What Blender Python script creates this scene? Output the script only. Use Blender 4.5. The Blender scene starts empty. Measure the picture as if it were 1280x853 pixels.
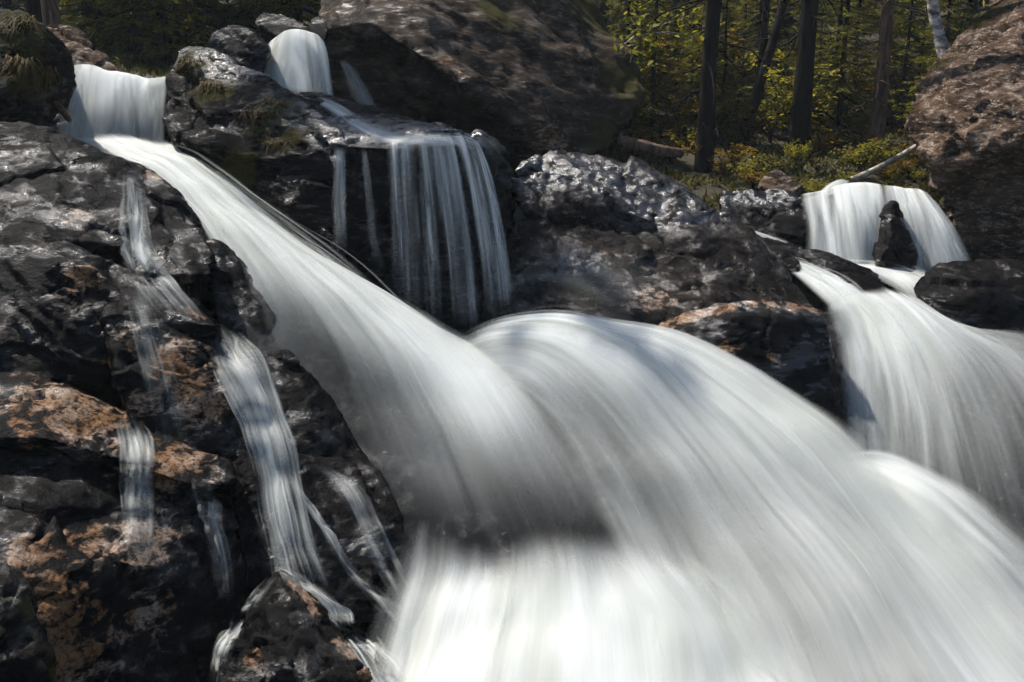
import bpy, bmesh, math, random
import numpy as np
from mathutils import Vector, Matrix

SC = bpy.context.scene
COL = SC.collection
R = math.radians
rng = np.random.default_rng(7)
random.seed(7)

# ------------------------------------------------------------------ camera, sky, sun, exposure
PITCH = R(15.0)
CAMZ = 4.5
FPX = 1280 * 35 / 36
cam_d = bpy.data.cameras.new("camera")
cam_d.lens = 35; cam_d.sensor_width = 36; cam_d.clip_start = 0.05; cam_d.clip_end = 600
cam = bpy.data.objects.new("camera", cam_d); COL.objects.link(cam)
cam.location = (0, 0, CAMZ); cam.rotation_euler = (math.pi / 2 - PITCH, 0, 0)
SC.camera = cam

SUN_DIR = Vector((-0.42, 0.37, 0.83)).normalized()      # from the scene towards the sun
w = bpy.data.worlds.new("World"); SC.world = w; w.use_nodes = True
nt = w.node_tree; nt.nodes.clear()
wo = nt.nodes.new("ShaderNodeOutputWorld"); bg = nt.nodes.new("ShaderNodeBackground")
sky = nt.nodes.new("ShaderNodeTexSky"); sky.sky_type = 'NISHITA'; sky.sun_disc = False
sky.sun_elevation = math.asin(SUN_DIR.z); sky.sun_rotation = math.atan2(SUN_DIR.x, SUN_DIR.y)
bg.inputs[1].default_value = 0.08
nt.links.new(sky.outputs[0], bg.inputs[0]); nt.links.new(bg.outputs[0], wo.inputs[0])
sd = bpy.data.lights.new("sun", 'SUN'); sd.energy = 4.6; sd.angle = R(0.6); sd.color = (1.0, 0.95, 0.88)
sun = bpy.data.objects.new("sun", sd); COL.objects.link(sun)
sun.rotation_euler = SUN_DIR.to_track_quat('Z', 'Y').to_euler(); sun.location = SUN_DIR * 40
SC.view_settings.view_transform = 'Standard'; SC.view_settings.look = 'None'
SC.view_settings.exposure = 0.88; SC.view_settings.gamma = 1.0
SC.render.engine = 'CYCLES'
SC.cycles.transparent_max_bounces = 24
SC.cycles.max_bounces = 4
SC.cycles.diffuse_bounces = 2
SC.cycles.glossy_bounces = 2
SC.cycles.use_adaptive_sampling = True
SC.cycles.adaptive_threshold = 0.03
SC.cycles.caustics_reflective = False

def P(px, py, Y):
    """a point seen at pixel (px,py) of the 1280 wide photograph, Y metres in front of the camera"""
    u = (px - 640) / FPX; v = (426.5 - py) / FPX
    c, s = math.cos(PITCH), math.sin(PITCH)
    dy = c + v * s; dz = -s + v * c
    k = Y / dy
    return Vector((u * k, Y, CAMZ + dz * k))

def ray(px, py):
    return (P(px, py, 1.0) - cam.location).normalized()

# ------------------------------------------------------------------ noise (vectorised)
def _hash(ix, iy, iz, seed):
    h = (ix * 374761393 + iy * 668265263 + iz * 2147483647 + seed * 974634777) & 0xFFFFFFFF
    h = ((h ^ (h >> 13)) * 1274126177) & 0xFFFFFFFF
    h = ((h ^ (h >> 16)) * 2246822519) & 0xFFFFFFFF
    return h ^ (h >> 15)

def perlin(p, seed=0):
    pi = np.floor(p).astype(np.int64); f = p - pi
    u = f * f * f * (f * (f * 6 - 15) + 10)
    out = np.zeros(len(p))
    for dx in (0, 1):
        wx = u[:, 0] if dx else 1 - u[:, 0]
        for dy in (0, 1):
            wy = u[:, 1] if dy else 1 - u[:, 1]
            for dz in (0, 1):
                wz = u[:, 2] if dz else 1 - u[:, 2]
                h = _hash(pi[:, 0] + dx, pi[:, 1] + dy, pi[:, 2] + dz, seed)
                gx = ((h & 1023) / 511.5 - 1); gy = (((h >> 10) & 1023) / 511.5 - 1); gz = (((h >> 20) & 1023) / 511.5 - 1)
                out += wx * wy * wz * (gx * (f[:, 0] - dx) + gy * (f[:, 1] - dy) + gz * (f[:, 2] - dz))
    return out

def fbm(p, oct=4, seed=0, gain=0.5, lac=2.03):
    a = 1.0; s = np.zeros(len(p)); q = p.copy()
    for i in range(oct):
        s += a * perlin(q, seed + i * 17); a *= gain; q = q * lac + 3.7
    return s

def ridged(p, oct=4, seed=0):
    a = 1.0; s = np.zeros(len(p)); q = p.copy()
    for i in range(oct):
        s += a * (1 - 2.2 * np.abs(perlin(q, seed + i * 31))); a *= 0.5; q = q * 2.1 + 5.1
    return s - 1.0

def facets(p, seed=0):
    """each voronoi cell is a tilted plane: chunky broken faces"""
    pi = np.floor(p).astype(np.int64)
    best = np.full(len(p), 1e9); val = np.zeros(len(p)); second = np.full(len(p), 1e9)
    for dx in (-1, 0, 1):
        for dy in (-1, 0, 1):
            for dz in (-1, 0, 1):
                c = pi + np.array([dx, dy, dz])
                h = _hash(c[:, 0], c[:, 1], c[:, 2], seed)
                j = np.stack([(h & 255) / 255., ((h >> 8) & 255) / 255., ((h >> 16) & 255) / 255.], 1)
                h2 = _hash(c[:, 0], c[:, 1], c[:, 2], seed + 91)
                n = np.stack([(h2 & 255) / 127.5 - 1, ((h2 >> 8) & 255) / 127.5 - 1, ((h2 >> 16) & 255) / 127.5 - 1], 1)
                d = p - (c + j)
                dist = (d * d).sum(1)
                m = dist < best
                second = np.where(m, best, np.minimum(second, dist))
                best = np.where(m, dist, best)
                val = np.where(m, (d * n).sum(1), val)
    edge = np.sqrt(second) - np.sqrt(best)
    return val, edge

# ------------------------------------------------------------------ materials
def new_mat(name):
    m = bpy.data.materials.new(name); m.use_nodes = True
    t = m.node_tree; t.nodes.clear()
    return m, t
class NB:
    def __init__(s, t): s.t = t
    def n(s, typ, **kw):
        x = s.t.nodes.new(typ)
        for k, v in kw.items():
            if k.startswith('i_'): x.inputs[int(k[2:])].default_value = v
            else: setattr(x, k, v)
        return x
    def l(s, a, b): s.t.links.new(a, b)
    def noise(s, vec, scale, detail=4, rough=0.55, dist=0.0):
        x = s.n('ShaderNodeTexNoise'); x.inputs['Scale'].default_value = scale
        x.inputs['Detail'].default_value = detail; x.inputs['Roughness'].default_value = rough
        x.inputs['Distortion'].default_value = dist
        s.l(vec, x.inputs['Vector']); return x.outputs['Fac']
    def ramp(s, fac, a, b, smooth=True):
        x = s.n('ShaderNodeMapRange'); x.interpolation_type = 'SMOOTHSTEP' if smooth else 'LINEAR'
        x.inputs[1].default_value = a; x.inputs[2].default_value = b
        s.l(fac, x.inputs[0]); return x.outputs[0]
    def mix(s, fac, a, b):
        x = s.n('ShaderNodeMix', data_type='RGBA')
        if isinstance(fac, (int, float)): x.inputs[0].default_value = fac
        else: s.l(fac, x.inputs[0])
        for v, i in ((a, 6), (b, 7)):
            if isinstance(v, tuple): x.inputs[i].default_value = (*v, 1)
            else: s.l(v, x.inputs[i])
        return x.outputs[2]
    def math(s, op, a, b=0.0, c=None):
        x = s.n('ShaderNodeMath', operation=op)
        for i, v in enumerate((a, b, c)):
            if v is None: continue
            if isinstance(v, (int, float)): x.inputs[i].default_value = v
            else: s.l(v, x.inputs[i])
        return x.outputs[0]

def rock_material(name, dark, mid, light, rough=(0.28, 0.6), coat=0.4, bump=0.6, stretch=(1, 1, 1), rot=(0, 0, 0), lightamt=(0.52, 0.75)):
    m, t = new_mat(name); b = NB(t)
    out = b.n('ShaderNodeOutputMaterial'); pr = b.n('ShaderNodeBsdfPrincipled')
    tc = b.n('ShaderNodeTexCoord'); mp = b.n('ShaderNodeMapping')
    mp.inputs['Rotation'].default_value = rot; mp.inputs['Scale'].default_value = stretch
    b.l(tc.outputs['Object'], mp.inputs[0]); v = mp.outputs[0]; vo = tc.outputs['Object']
    n1 = b.noise(v, 1.6, 6, 0.62, 0.6); n2 = b.noise(v, 7.0, 5, 0.65, 0.3); n3 = b.noise(vo, 34, 4, 0.7)
    c = b.mix(b.ramp(n1, 0.35, 0.65), dark, mid)
    c = b.mix(b.math('MULTIPLY', b.ramp(n2, *lightamt), b.ramp(n3, 0.35, 0.6)), c, light)
    # tan algae and mineral stains with places of their own
    at = b.n('ShaderNodeAttribute', attribute_name='stain')
    st = b.math('MULTIPLY', b.ramp(b.math('ADD', at.outputs['Fac'], b.math('MULTIPLY', b.math('SUBTRACT', n2, 0.5), 3.2)), 0.45, 0.85), b.ramp(n3, 0.3, 0.6))
    tan = b.mix(b.ramp(n1, 0.4, 0.6), (0.20, 0.105, 0.050), (0.30, 0.215, 0.155))
    c = b.mix(st, c, tan)
    am = b.n('ShaderNodeAttribute', attribute_name='moss')
    mo = b.ramp(b.math('ADD', am.outputs['Fac'], b.math('MULTIPLY', b.math('SUBTRACT', n2, 0.5), 1.8)), 0.4, 0.7)
    c = b.mix(mo, c, b.mix(n3, (0.018, 0.017, 0.006), (0.055, 0.046, 0.012)))
    b.l(c, pr.inputs['Base Color'])
    wet = b.ramp(b.math('ADD', b.math('MULTIPLY', n1, 0.6), b.math('MULTIPLY', n2, 0.4)), 0.50, 0.62)
    rr = b.n('ShaderNodeMapRange'); b.l(wet, rr.inputs[0])
    rr.inputs[3].default_value = rough[1]; rr.inputs[4].default_value = rough[0]
    ro = b.math('MAXIMUM', rr.outputs[0], b.math('MULTIPLY', mo, 0.85))
    fi = b.math('MULTIPLY', b.ramp(b.n('ShaderNodeAttribute', attribute_name='film').outputs['Fac'], 0.1, 0.6), b.ramp(n2, 0.38, 0.52))
    ro = b.math('ADD', b.math('MULTIPLY', ro, b.math('SUBTRACT', 1.0, fi)), b.math('MULTIPLY', fi, 0.27))
    b.l(ro, pr.inputs['Roughness'])
    b.l(b.math('ADD', b.math('MULTIPLY', fi, 0.6), b.math('ADD', b.math('MULTIPLY', wet, 0.32), 0.035)), pr.inputs['Specular IOR Level'])
    cw = b.math('MULTIPLY', b.math('MULTIPLY', b.math('MAXIMUM', wet, fi), b.math('MAXIMUM', fi, coat)), b.math('SUBTRACT', 1.0, mo))
    b.l(cw, pr.inputs['Coat Weight']); pr.inputs['Coat Roughness'].default_value = 0.2
    pr.inputs['Coat IOR'].default_value = 1.33
    h = b.math('ADD', b.math('MULTIPLY', b.noise(v, 14, 8, 0.68, 0.4), 1.0), b.math('MULTIPLY', n3, 0.35))
    h = b.math('ADD', h, b.math('MULTIPLY', b.noise(vo, 110, 3, 0.6), 0.12))
    bp = b.n('ShaderNodeBump'); bp.inputs['Strength'].default_value = bump; bp.inputs['Distance'].default_value = 0.06
    b.l(h, bp.inputs['Height']); b.l(bp.outputs[0], pr.inputs['Normal']); b.l(bp.outputs[0], pr.inputs['Coat Normal'])
    b.l(pr.outputs[0], out.inputs[0])
    return m

M_WET = rock_material('wet_rock', (0.003, 0.0032, 0.0036), (0.010, 0.0085, 0.0074), (0.075, 0.056, 0.042), (0.17, 0.5), 0.4, 0.48, (1, 1, 2.2), (0, 0.5, 0), (0.56, 0.8))
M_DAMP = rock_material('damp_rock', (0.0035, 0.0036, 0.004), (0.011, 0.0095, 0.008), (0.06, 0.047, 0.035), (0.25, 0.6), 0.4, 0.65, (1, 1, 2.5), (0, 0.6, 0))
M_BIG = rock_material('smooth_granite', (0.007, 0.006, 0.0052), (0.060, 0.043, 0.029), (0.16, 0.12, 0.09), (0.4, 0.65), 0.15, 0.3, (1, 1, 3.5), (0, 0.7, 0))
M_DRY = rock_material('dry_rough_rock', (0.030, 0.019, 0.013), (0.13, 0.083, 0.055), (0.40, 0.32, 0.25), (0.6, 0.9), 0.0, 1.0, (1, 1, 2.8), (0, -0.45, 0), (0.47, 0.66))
M_SILVER = rock_material('sheeny_wet_rock', (0.005, 0.0049, 0.0048), (0.022, 0.0172, 0.0135), (0.15, 0.122, 0.098), (0.2, 0.45), 0.5, 0.48, (1, 1, 1.6), (0, 0.4, 0), (0.54, 0.76))
M_BED = rock_material('stream_bed_rock', (0.008, 0.0085, 0.0095), (0.013, 0.013, 0.0135), (0.015, 0.015, 0.015), (0.6, 0.85), 0.0, 0.5)
M_SMOOTH = rock_material('smooth_wet_rock', (0.004, 0.004, 0.0042), (0.011, 0.0088, 0.0074), (0.06, 0.042, 0.030), (0.15, 0.35), 0.9, 0.45, (1, 1, 3.0), (0, 0.35, 0), (0.58, 0.8))

def water_material():
    m, t = new_mat('white_water'); b = NB(t)
    out = b.n('ShaderNodeOutputMaterial')
    uv = b.n('ShaderNodeUVMap', uv_map='flow')
    def strn(sx, sy, det, off=0.0):
        mp = b.n('ShaderNodeMapping'); mp.inputs['Scale'].default_value = (sx, sy, 1); mp.inputs['Location'].default_value = (off, off * 1.7, 0)
        b.l(uv.outputs[0], mp.inputs[0]); return b.noise(mp.outputs[0], 1.0, det, 0.55)
    n1 = strn(2.2, 0.35, 2); n2 = strn(13, 0.45, 2, 3.3); n3 = strn(48, 0.8, 1, 7.1)
    n = b.math('ADD', b.math('ADD', b.math('MULTIPLY', n1, 0.50), b.math('MULTIPLY', n2, 0.32)), b.math('MULTIPLY', n3, 0.18))
    de = b.n('ShaderNodeAttribute', attribute_name='veil').outputs['Fac']
    k = b.math('MULTIPLY', b.math('SUBTRACT', n, 0.5), 4.4)
    var = b.math('MULTIPLY', de, b.math('SUBTRACT', 1.0, de))
    a = b.math('ADD', de, b.math('MULTIPLY', k, var))
    x = b.n('ShaderNodeClamp'); x.inputs[1].default_value = 0.0; x.inputs[2].default_value = 0.985; b.l(a, x.inputs[0]); a = x.outputs[0]
    col = b.mix(b.ramp(n1, 0.35, 0.7), (0.66, 0.68, 0.635), (0.86, 0.88, 0.87))
    bp = b.n('ShaderNodeBump'); bp.inputs['Strength'].default_value = 0.12; bp.inputs['Distance'].default_value = 0.04
    b.l(n, bp.inputs['Height'])
    d = b.n('ShaderNodeBsdfDiffuse'); b.l(col, d.inputs[0]); b.l(bp.outputs[0], d.inputs['Normal'])
    tr = b.n('ShaderNodeBsdfTranslucent'); b.l(col, tr.inputs[0])
    mx = b.n('ShaderNodeMixShader'); mx.inputs[0].default_value = 0.38; b.l(d.outputs[0], mx.inputs[1]); b.l(tr.outputs[0], mx.inputs[2])
    tp = b.n('ShaderNodeBsdfTransparent')
    m2 = b.n('ShaderNodeMixShader'); b.l(a, m2.inputs[0]); b.l(tp.outputs[0], m2.inputs[1]); b.l(mx.outputs[0], m2.inputs[2])
    b.l(m2.outputs[0], out.inputs[0])
    return m
M_WATER = water_material()

def leaf_material(name, c1, c2, c3, trans=0.55):
    m, t = new_mat(name); b = NB(t)
    out = b.n('ShaderNodeOutputMaterial'); g = b.n('ShaderNodeNewGeometry'); oi = b.n('ShaderNodeObjectInfo')
    r = b.math('ADD', b.math('MULTIPLY', g.outputs['Random Per Island'], 0.75), b.math('MULTIPLY', oi.outputs['Random'], 0.25))
    c = b.mix(b.ramp(r, 0.0, 0.55), c1, c2); c = b.mix(b.ramp(r, 0.6, 1.0), c, c3)
    d = b.n('ShaderNodeBsdfPrincipled'); b.l(c, d.inputs['Base Color']); d.inputs['Roughness'].default_value = 0.7; d.inputs['Specular IOR Level'].default_value = 0.2
    tr = b.n('ShaderNodeBsdfTranslucent'); b.l(c, tr.inputs[0])
    mx = b.n('ShaderNodeMixShader'); mx.inputs[0].default_value = trans
    b.l(d.outputs[0], mx.inputs[1]); b.l(tr.outputs[0], mx.inputs[2]); b.l(mx.outputs[0], out.inputs[0])
    return m
M_NEEDLE = leaf_material('conifer_needles', (0.05, 0.056, 0.011), (0.14, 0.14, 0.018), (0.28, 0.235, 0.026))
M_LEAF = leaf_material('yellow_green_leaves', (0.07, 0.075, 0.010), (0.20, 0.19, 0.017), (0.42, 0.33, 0.028), 0.55)
M_AUT = leaf_material('ochre_leaves', (0.07, 0.05, 0.009), (0.20, 0.125, 0.015), (0.38, 0.23, 0.022), 0.5)
M_GRASS = leaf_material('dry_grass_blades', (0.05, 0.038, 0.010), (0.10, 0.07, 0.017), (0.17, 0.115, 0.03), 0.4)
M_MOSSLEAF = leaf_material('moss_sprigs', (0.035, 0.04, 0.010), (0.08, 0.075, 0.015), (0.16, 0.12, 0.022), 0.3)

def bark_material(name, c1, c2, scale=(14, 14, 2.5)):
    m, t = new_mat(name); b = NB(t)
    out = b.n('ShaderNodeOutputMaterial'); pr = b.n('ShaderNodeBsdfPrincipled')
    tc = b.n('ShaderNodeTexCoord'); mp = b.n('ShaderNodeMapping'); mp.inputs['Scale'].default_value = scale
    b.l(tc.outputs['Object'], mp.inputs[0]); n = b.noise(mp.outputs[0], 1.0, 6, 0.65, 0.5)
    b.l(b.mix(b.ramp(n, 0.38, 0.62), c1, c2), pr.inputs['Base Color']); pr.inputs['Roughness'].default_value = 0.9; pr.inputs['Specular IOR Level'].default_value = 0.1
    bp = b.n('ShaderNodeBump'); bp.inputs['Strength'].default_value = 0.8; bp.inputs['Distance'].default_value = 0.04
    b.l(n, bp.inputs['Height']); b.l(bp.outputs[0], pr.inputs['Normal']); b.l(pr.outputs[0], out.inputs[0])
    return m
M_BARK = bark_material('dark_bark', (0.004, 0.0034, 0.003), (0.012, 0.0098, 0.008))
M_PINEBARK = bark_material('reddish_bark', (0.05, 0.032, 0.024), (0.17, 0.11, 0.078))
M_BIRCH = bark_material('birch_bark', (0.05, 0.045, 0.04), (0.50, 0.46, 0.40), (5, 5, 9))
M_DEAD = bark_material('bleached_wood', (0.26, 0.22, 0.17), (0.55, 0.49, 0.41), (10, 10, 10))

def ground_material():
    m, t = new_mat('forest_floor'); b = NB(t)
    out = b.n('ShaderNodeOutputMaterial'); pr = b.n('ShaderNodeBsdfPrincipled')
    tc = b.n('ShaderNodeTexCoord'); v = tc.outputs['Object']
    n1 = b.noise(v, 0.9, 6, 0.6); n2 = b.noise(v, 9, 5, 0.7); n3 = b.noise(v, 45, 3)
    c = b.mix(b.ramp(n1, 0.4, 0.6), (0.018, 0.013, 0.009), (0.04, 0.033, 0.010))
    c = b.mix(b.ramp(n2, 0.5, 0.7), c, (0.07, 0.05, 0.018)); c = b.mix(b.math('MULTIPLY', n3, 0.5), c, (0.03, 0.025, 0.015))
    b.l(c, pr.inputs['Base Color']); pr.inputs['Roughness'].default_value = 0.95
    bp = b.n('ShaderNodeBump'); bp.inputs['Strength'].default_value = 0.9; bp.inputs['Distance'].default_value = 0.12
    b.l(b.math('ADD', n2, b.math('MULTIPLY', n3, 0.4)), bp.inputs['Height']); b.l(bp.outputs[0], pr.inputs['Normal'])
    b.l(pr.outputs[0], out.inputs[0]); return m
M_GROUND = ground_material()

# ------------------------------------------------------------------ object helpers
def tag(o, label=None, cat=None, group=None, kind=None):
    if label: o['label'] = label
    if cat: o['category'] = cat
    if group: o['group'] = group
    if kind: o['kind'] = kind
    return o

def link(name, me, mat, parent=None, smooth=True):
    me.name = name
    o = bpy.data.objects.new(name, me); COL.objects.link(o)
    if mat and not me.materials: me.materials.append(mat)
    if smooth and len(me.polygons): me.polygons.foreach_set('use_smooth', np.ones(len(me.polygons), bool))
    if parent: o.parent = parent
    return o

def empty(name, loc):
    o = bpy.data.objects.new(name, None); COL.objects.link(o); o.location = loc; o.empty_display_size = 0.2
    return o

def mesh_np(name, V, F):
    """F: (n,3) or (n,4) integer array"""
    V = np.asarray(V, np.float32); F = np.asarray(F, np.int32)
    me = bpy.data.meshes.new(name); k = F.shape[1]
    me.vertices.add(len(V)); me.vertices.foreach_set('co', V.ravel())
    me.loops.add(F.size); me.loops.foreach_set('vertex_index', F.ravel())
    me.polygons.add(len(F)); me.polygons.foreach_set('loop_start', np.arange(0, F.size, k, dtype=np.int32))
    me.polygons.foreach_set('loop_total', np.full(len(F), k, np.int32))
    me.update(calc_edges=True); me.validate()
    return me

def vattr(me, name, vals):
    a = me.attributes.new(name, 'FLOAT', 'POINT'); a.data.foreach_set('value', np.asarray(vals, np.float32))

# ------------------------------------------------------------------ rocks
ROCKS = []
def hull(pts, back=2.0, shrink=0.75, drop=8):
    """front points (px,py,Y) plus a hidden far side"""
    A = [P(*p) for p in pts]
    cx = sum(p[0] for p in pts) / len(pts); cy = sum(p[1] for p in pts) / len(pts)
    for p in pts:
        A.append(P(cx + (p[0] - cx) * shrink, cy + (p[1] - cy) * shrink + drop, p[2] + back))
    return A

def rock(name, label, hulls, mat, vox=0.03, smooth=4, big=0.05, strata=0.035, facet=0.05, fs=1.3, fine=0.007, rid=0.010,
         seed=1, stain=(), moss=(), film=(), cat='boulder', group=None, bed=(0.5, 0.2, 1.0), flat=False):
    bm = bmesh.new()
    for pts in hulls:
        vs = [bm.verts.new(p) for p in pts]
        r = bmesh.ops.convex_hull(bm, input=vs)
        for g in set(r['geom_interior'] + r['geom_unused']):
            if isinstance(g, bmesh.types.BMVert) and g.is_valid: bm.verts.remove(g)
    me = bpy.data.meshes.new(name); bm.to_mesh(me); bm.free()
    tmp = bpy.data.objects.new('tmp', me); COL.objects.link(tmp)
    rm = tmp.modifiers.new('r', 'REMESH'); rm.mode = 'VOXEL'; rm.voxel_size = vox
    if smooth:
        sm = tmp.modifiers.new('s', 'SMOOTH'); sm.factor = 0.5; sm.iterations = smooth
    dg = bpy.context.evaluated_depsgraph_get()
    me2 = bpy.data.meshes.new_from_object(tmp.evaluated_get(dg))
    bpy.data.objects.remove(tmp); bpy.data.meshes.remove(me)
    n = len(me2.vertices)
    co = np.zeros(n * 3, np.float32); me2.vertices.foreach_get('co', co); co = co.reshape(-1, 3).astype(float)
    no = np.zeros(n * 3, np.float32); me2.vertices.foreach_get('normal', no); no = no.reshape(-1, 3).astype(float)
    warp = np.stack([fbm(co * 1.3 + 11, 3, seed), fbm(co * 1.3 + 37, 3, seed + 5), fbm(co * 1.3 + 71, 3, seed + 9)], 1)
    q = co + warp * 0.25
    d = big * fbm(co * 0.9, 3, seed) * 2
    bv = np.array(bed, float); bv /= np.linalg.norm(bv)
    if strata:
        h = q @ bv
        s = np.stack([h * 4.5, q[:, 1] * 0.8, q[:, 0] * 0.6], 1)
        d += strata * ridged(s, 3, seed + 3)
    if facet:
        sc = np.array([1, 1, 1.0]) * fs
        qq = q.copy(); qq += np.outer(q @ bv, bv) * 0.9
        val, ed = facets(qq * sc, seed + 7)
        d += facet * np.clip(val, -0.6, 0.6)
        d -= facet * 0.12 * np.exp(-(ed / 0.07) ** 2)
    if rid: d += rid * ridged(q * 4.5, 4, seed + 13)
    d += fine * fbm(co * 11, 4, seed + 21) * 2
    co2 = co + no * d[:, None]
    me2.vertices.foreach_set('co', co2.astype(np.float32).ravel())
    def field(lst):
        f = np.zeros(n)
        for (c, r) in lst:
            c = np.array(c); r = np.array(r if isinstance(r, (tuple, list)) else (r, r, r))
            f = np.maximum(f, np.exp(-(((co2 - c) / r) ** 2).sum(1)))
        return f
    vattr(me2, 'stain', field(stain)); vattr(me2, 'moss', field(moss)); vattr(me2, 'film', field(film))
    me2.update()
    o = link(name, me2, mat)
    tag(o, label, cat, group); ROCKS.append(o)
    return o

# left rock face: stepped slabs and ledges, one piece of bedrock
face = [
    hull([(-40,150,9.4),(0,152,9.3),(60,162,9.4),(100,184,9.5),(150,205,9.6),(195,228,9.5),(-40,330,7.7),(0,330,7.8),(60,300,8.0),(120,300,8.2),(160,310,8.3),(200,270,8.8)], 2.2),
    hull([(120,200,9.6),(190,216,9.6),(222,250,9.3),(250,290,8.9),(268,320,8.5),(262,345,8.3),(210,350,8.1),(170,335,8.1),(150,270,8.7)], 1.6),
    hull([(-40,285,7.95),(60,285,8.0),(125,325,7.9),(140,350,7.7),(135,480,7.2),(60,475,7.0),(-40,470,6.9),(70,330,7.6),(40,360,7.4)], 1.8),
    hull([(128,325,8.0),(175,340,7.9),(215,365,7.8),(255,390,7.7),(280,408,7.6),(268,420,7.65),(200,415,7.5),(150,400,7.4),(130,370,7.6)], 1.4),
    hull([(135,385,7.4),(190,405,7.4),(265,430,7.5),(290,470,7.4),(303,520,7.2),(300,570,7.0),(230,560,6.8),(160,520,6.8),(140,450,7.0)], 1.6),
    hull([(-40,462,6.9),(30,470,6.95),(90,486,6.95),(150,515,6.9),(205,545,6.85),(285,580,6.75),(292,604,6.6),(250,612,6.35),(150,572,6.2),(60,545,6.1),(-40,545,6.0)], 1.4),
    hull([(-40,550,6.3),(60,555,6.35),(150,575,6.4),(250,615,6.45),(292,640,6.5),(305,735,6.3),(300,790,6.1),(265,900,5.5),(100,900,4.9),(-40,900,4.5),(20,690,5.3),(100,660,5.7),(60,760,5.1),(180,740,5.8)], 1.8),
]
rock('rock_face', 'stepped wet black rock face with tan ledges and white trickles along the left side', face, M_WET, vox=0.022, smooth=5,
     big=0.05, strata=0.05, facet=0.06, fs=1.3, fine=0.005, rid=0.009, seed=4, cat='rock face', bed=(0.55, 0.1, 0.85),
     stain=[(P(110,525,6.6), (0.75, 0.5, 0.16)), (P(215,580,6.5), (0.4, 0.4, 0.14)), (P(60,500,6.7), (.3,.3,.2)), (P(100,345,7.6), 0.16), (P(245,385,7.7), 0.14), (P(245,500,7.1), 0.28), (P(215,455,7.2), 0.25), (P(165,435,7.3), 0.18),
            (P(40,685,5.3), 0.22), (P(70,770,5.1), 0.34), (P(100,830,5.0), 0.32), (P(160,780,5.6), 0.25), (P(185,665,5.9), 0.28), (P(190,790,5.7), 0.16), (P(190,225,9.5), 0.12), (P(120,690,5.7), .22), (P(30,250,8.7), .14), (P(95,270,8.4), .15)])
rock('mossy_boulder', 'black rock with specks of moss in the bottom left corner',
     [hull([(-40,690,4.6),(10,700,4.5),(40,750,4.45),(60,820,4.3),(75,900,4.1),(-40,900,3.9),(0,790,4.15)], 0.8)], M_DAMP, vox=0.022, seed=12, facet=0.07, fs=3, stain=[],
     moss=[(P(20,760,4.4), 0.10), (P(55,830,4.3), .10), (P(40,720,4.45), .07)])
# rock slope under the left veil
rock('rock_slab', 'dark sloping slab under the thin veil between main cascade and left rock face',
     [hull([(262,305,8.9),(300,330,8.9),(345,400,8.5),(330,480,8.0),(318,570,7.3),(300,600,7.1),(285,470,7.7),(268,380,8.3)], 1.3),
      hull([(300,440,7.7),(360,440,7.9),(420,500,7.75),(470,580,7.4),(505,640,7.05),(512,700,6.8),(495,770,6.55),(420,770,6.3),(350,740,6.25),(300,740,6.2),(290,600,6.8)], 1.4)],
     M_WET, vox=0.024, smooth=8, seed=23, facet=0.05, fs=1.2, strata=0.03, bed=(0.8, 0.1, 0.5), cat='rock slab', stain=[(P(385,620,6.8), .1)])
rock('pyramid_rock', 'small peaked wet rock with tan crest parting the water at bottom left',
     [hull([(345,716,6.0),(330,735,5.85),(300,790,5.6),(290,860,5.3),(300,900,5.1),(480,900,5.3),(465,845,5.5),(430,795,5.75),(395,752,5.9),(365,722,6.0),(350,800,5.35),(400,860,5.1)], 0.7)],
     M_WET, vox=0.018, smooth=3, seed=31, big=0.02, facet=0.06, fs=3.5, strata=0.015, stain=[(P(385,745,5.9), .16), (P(440,810,5.6), .13), (P(465,850,5.4), .12), (P(400,770,5.7), .1)])
rock('low_rock', 'small dark wedge of rock just left of the peaked rock at the bottom edge',
     [hull([(275,870,5.2),(278,825,5.35),(292,803,5.4),(315,808,5.35),(335,840,5.25),(340,900,5.0),(270,900,5.0)], 0.4)],
     M_WET, vox=0.016, smooth=3, seed=32, big=0.02, facet=0.05, fs=4, strata=0.01, stain=[(P(325,820,5.3), .1)])

rock('grassy_boulder', 'dark boulder with dry grass tufts at the top left corner beside the upper fall',
     [hull([(-60,10,10.6),(0,18,10.6),(30,16,10.6),(50,28,10.7),(75,52,10.9),(95,80,11.2),(92,110,11.0),(80,140,10.8),(60,160,10.4),(-60,170,9.6),(0,110,9.9),(40,90,10.1)], 1.5)],
     M_DAMP, vox=0.03, seed=41, moss=[(P(25,40,10.4), .4), (P(40,90,10.1), .35)])
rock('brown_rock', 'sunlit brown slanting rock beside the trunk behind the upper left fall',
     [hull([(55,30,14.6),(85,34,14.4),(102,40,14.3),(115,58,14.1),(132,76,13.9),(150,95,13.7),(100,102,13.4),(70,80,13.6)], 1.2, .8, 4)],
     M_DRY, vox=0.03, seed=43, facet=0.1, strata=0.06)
rock('fall_step', 'dark rock step behind the broad curtain at the upper left',
     [hull([(80,104,12.85),(150,108,12.9),(212,110,12.85),(214,205,12.35),(66,205,12.35),(60,150,12.5)], 1.0)], M_WET, vox=.03, seed=45)
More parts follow.
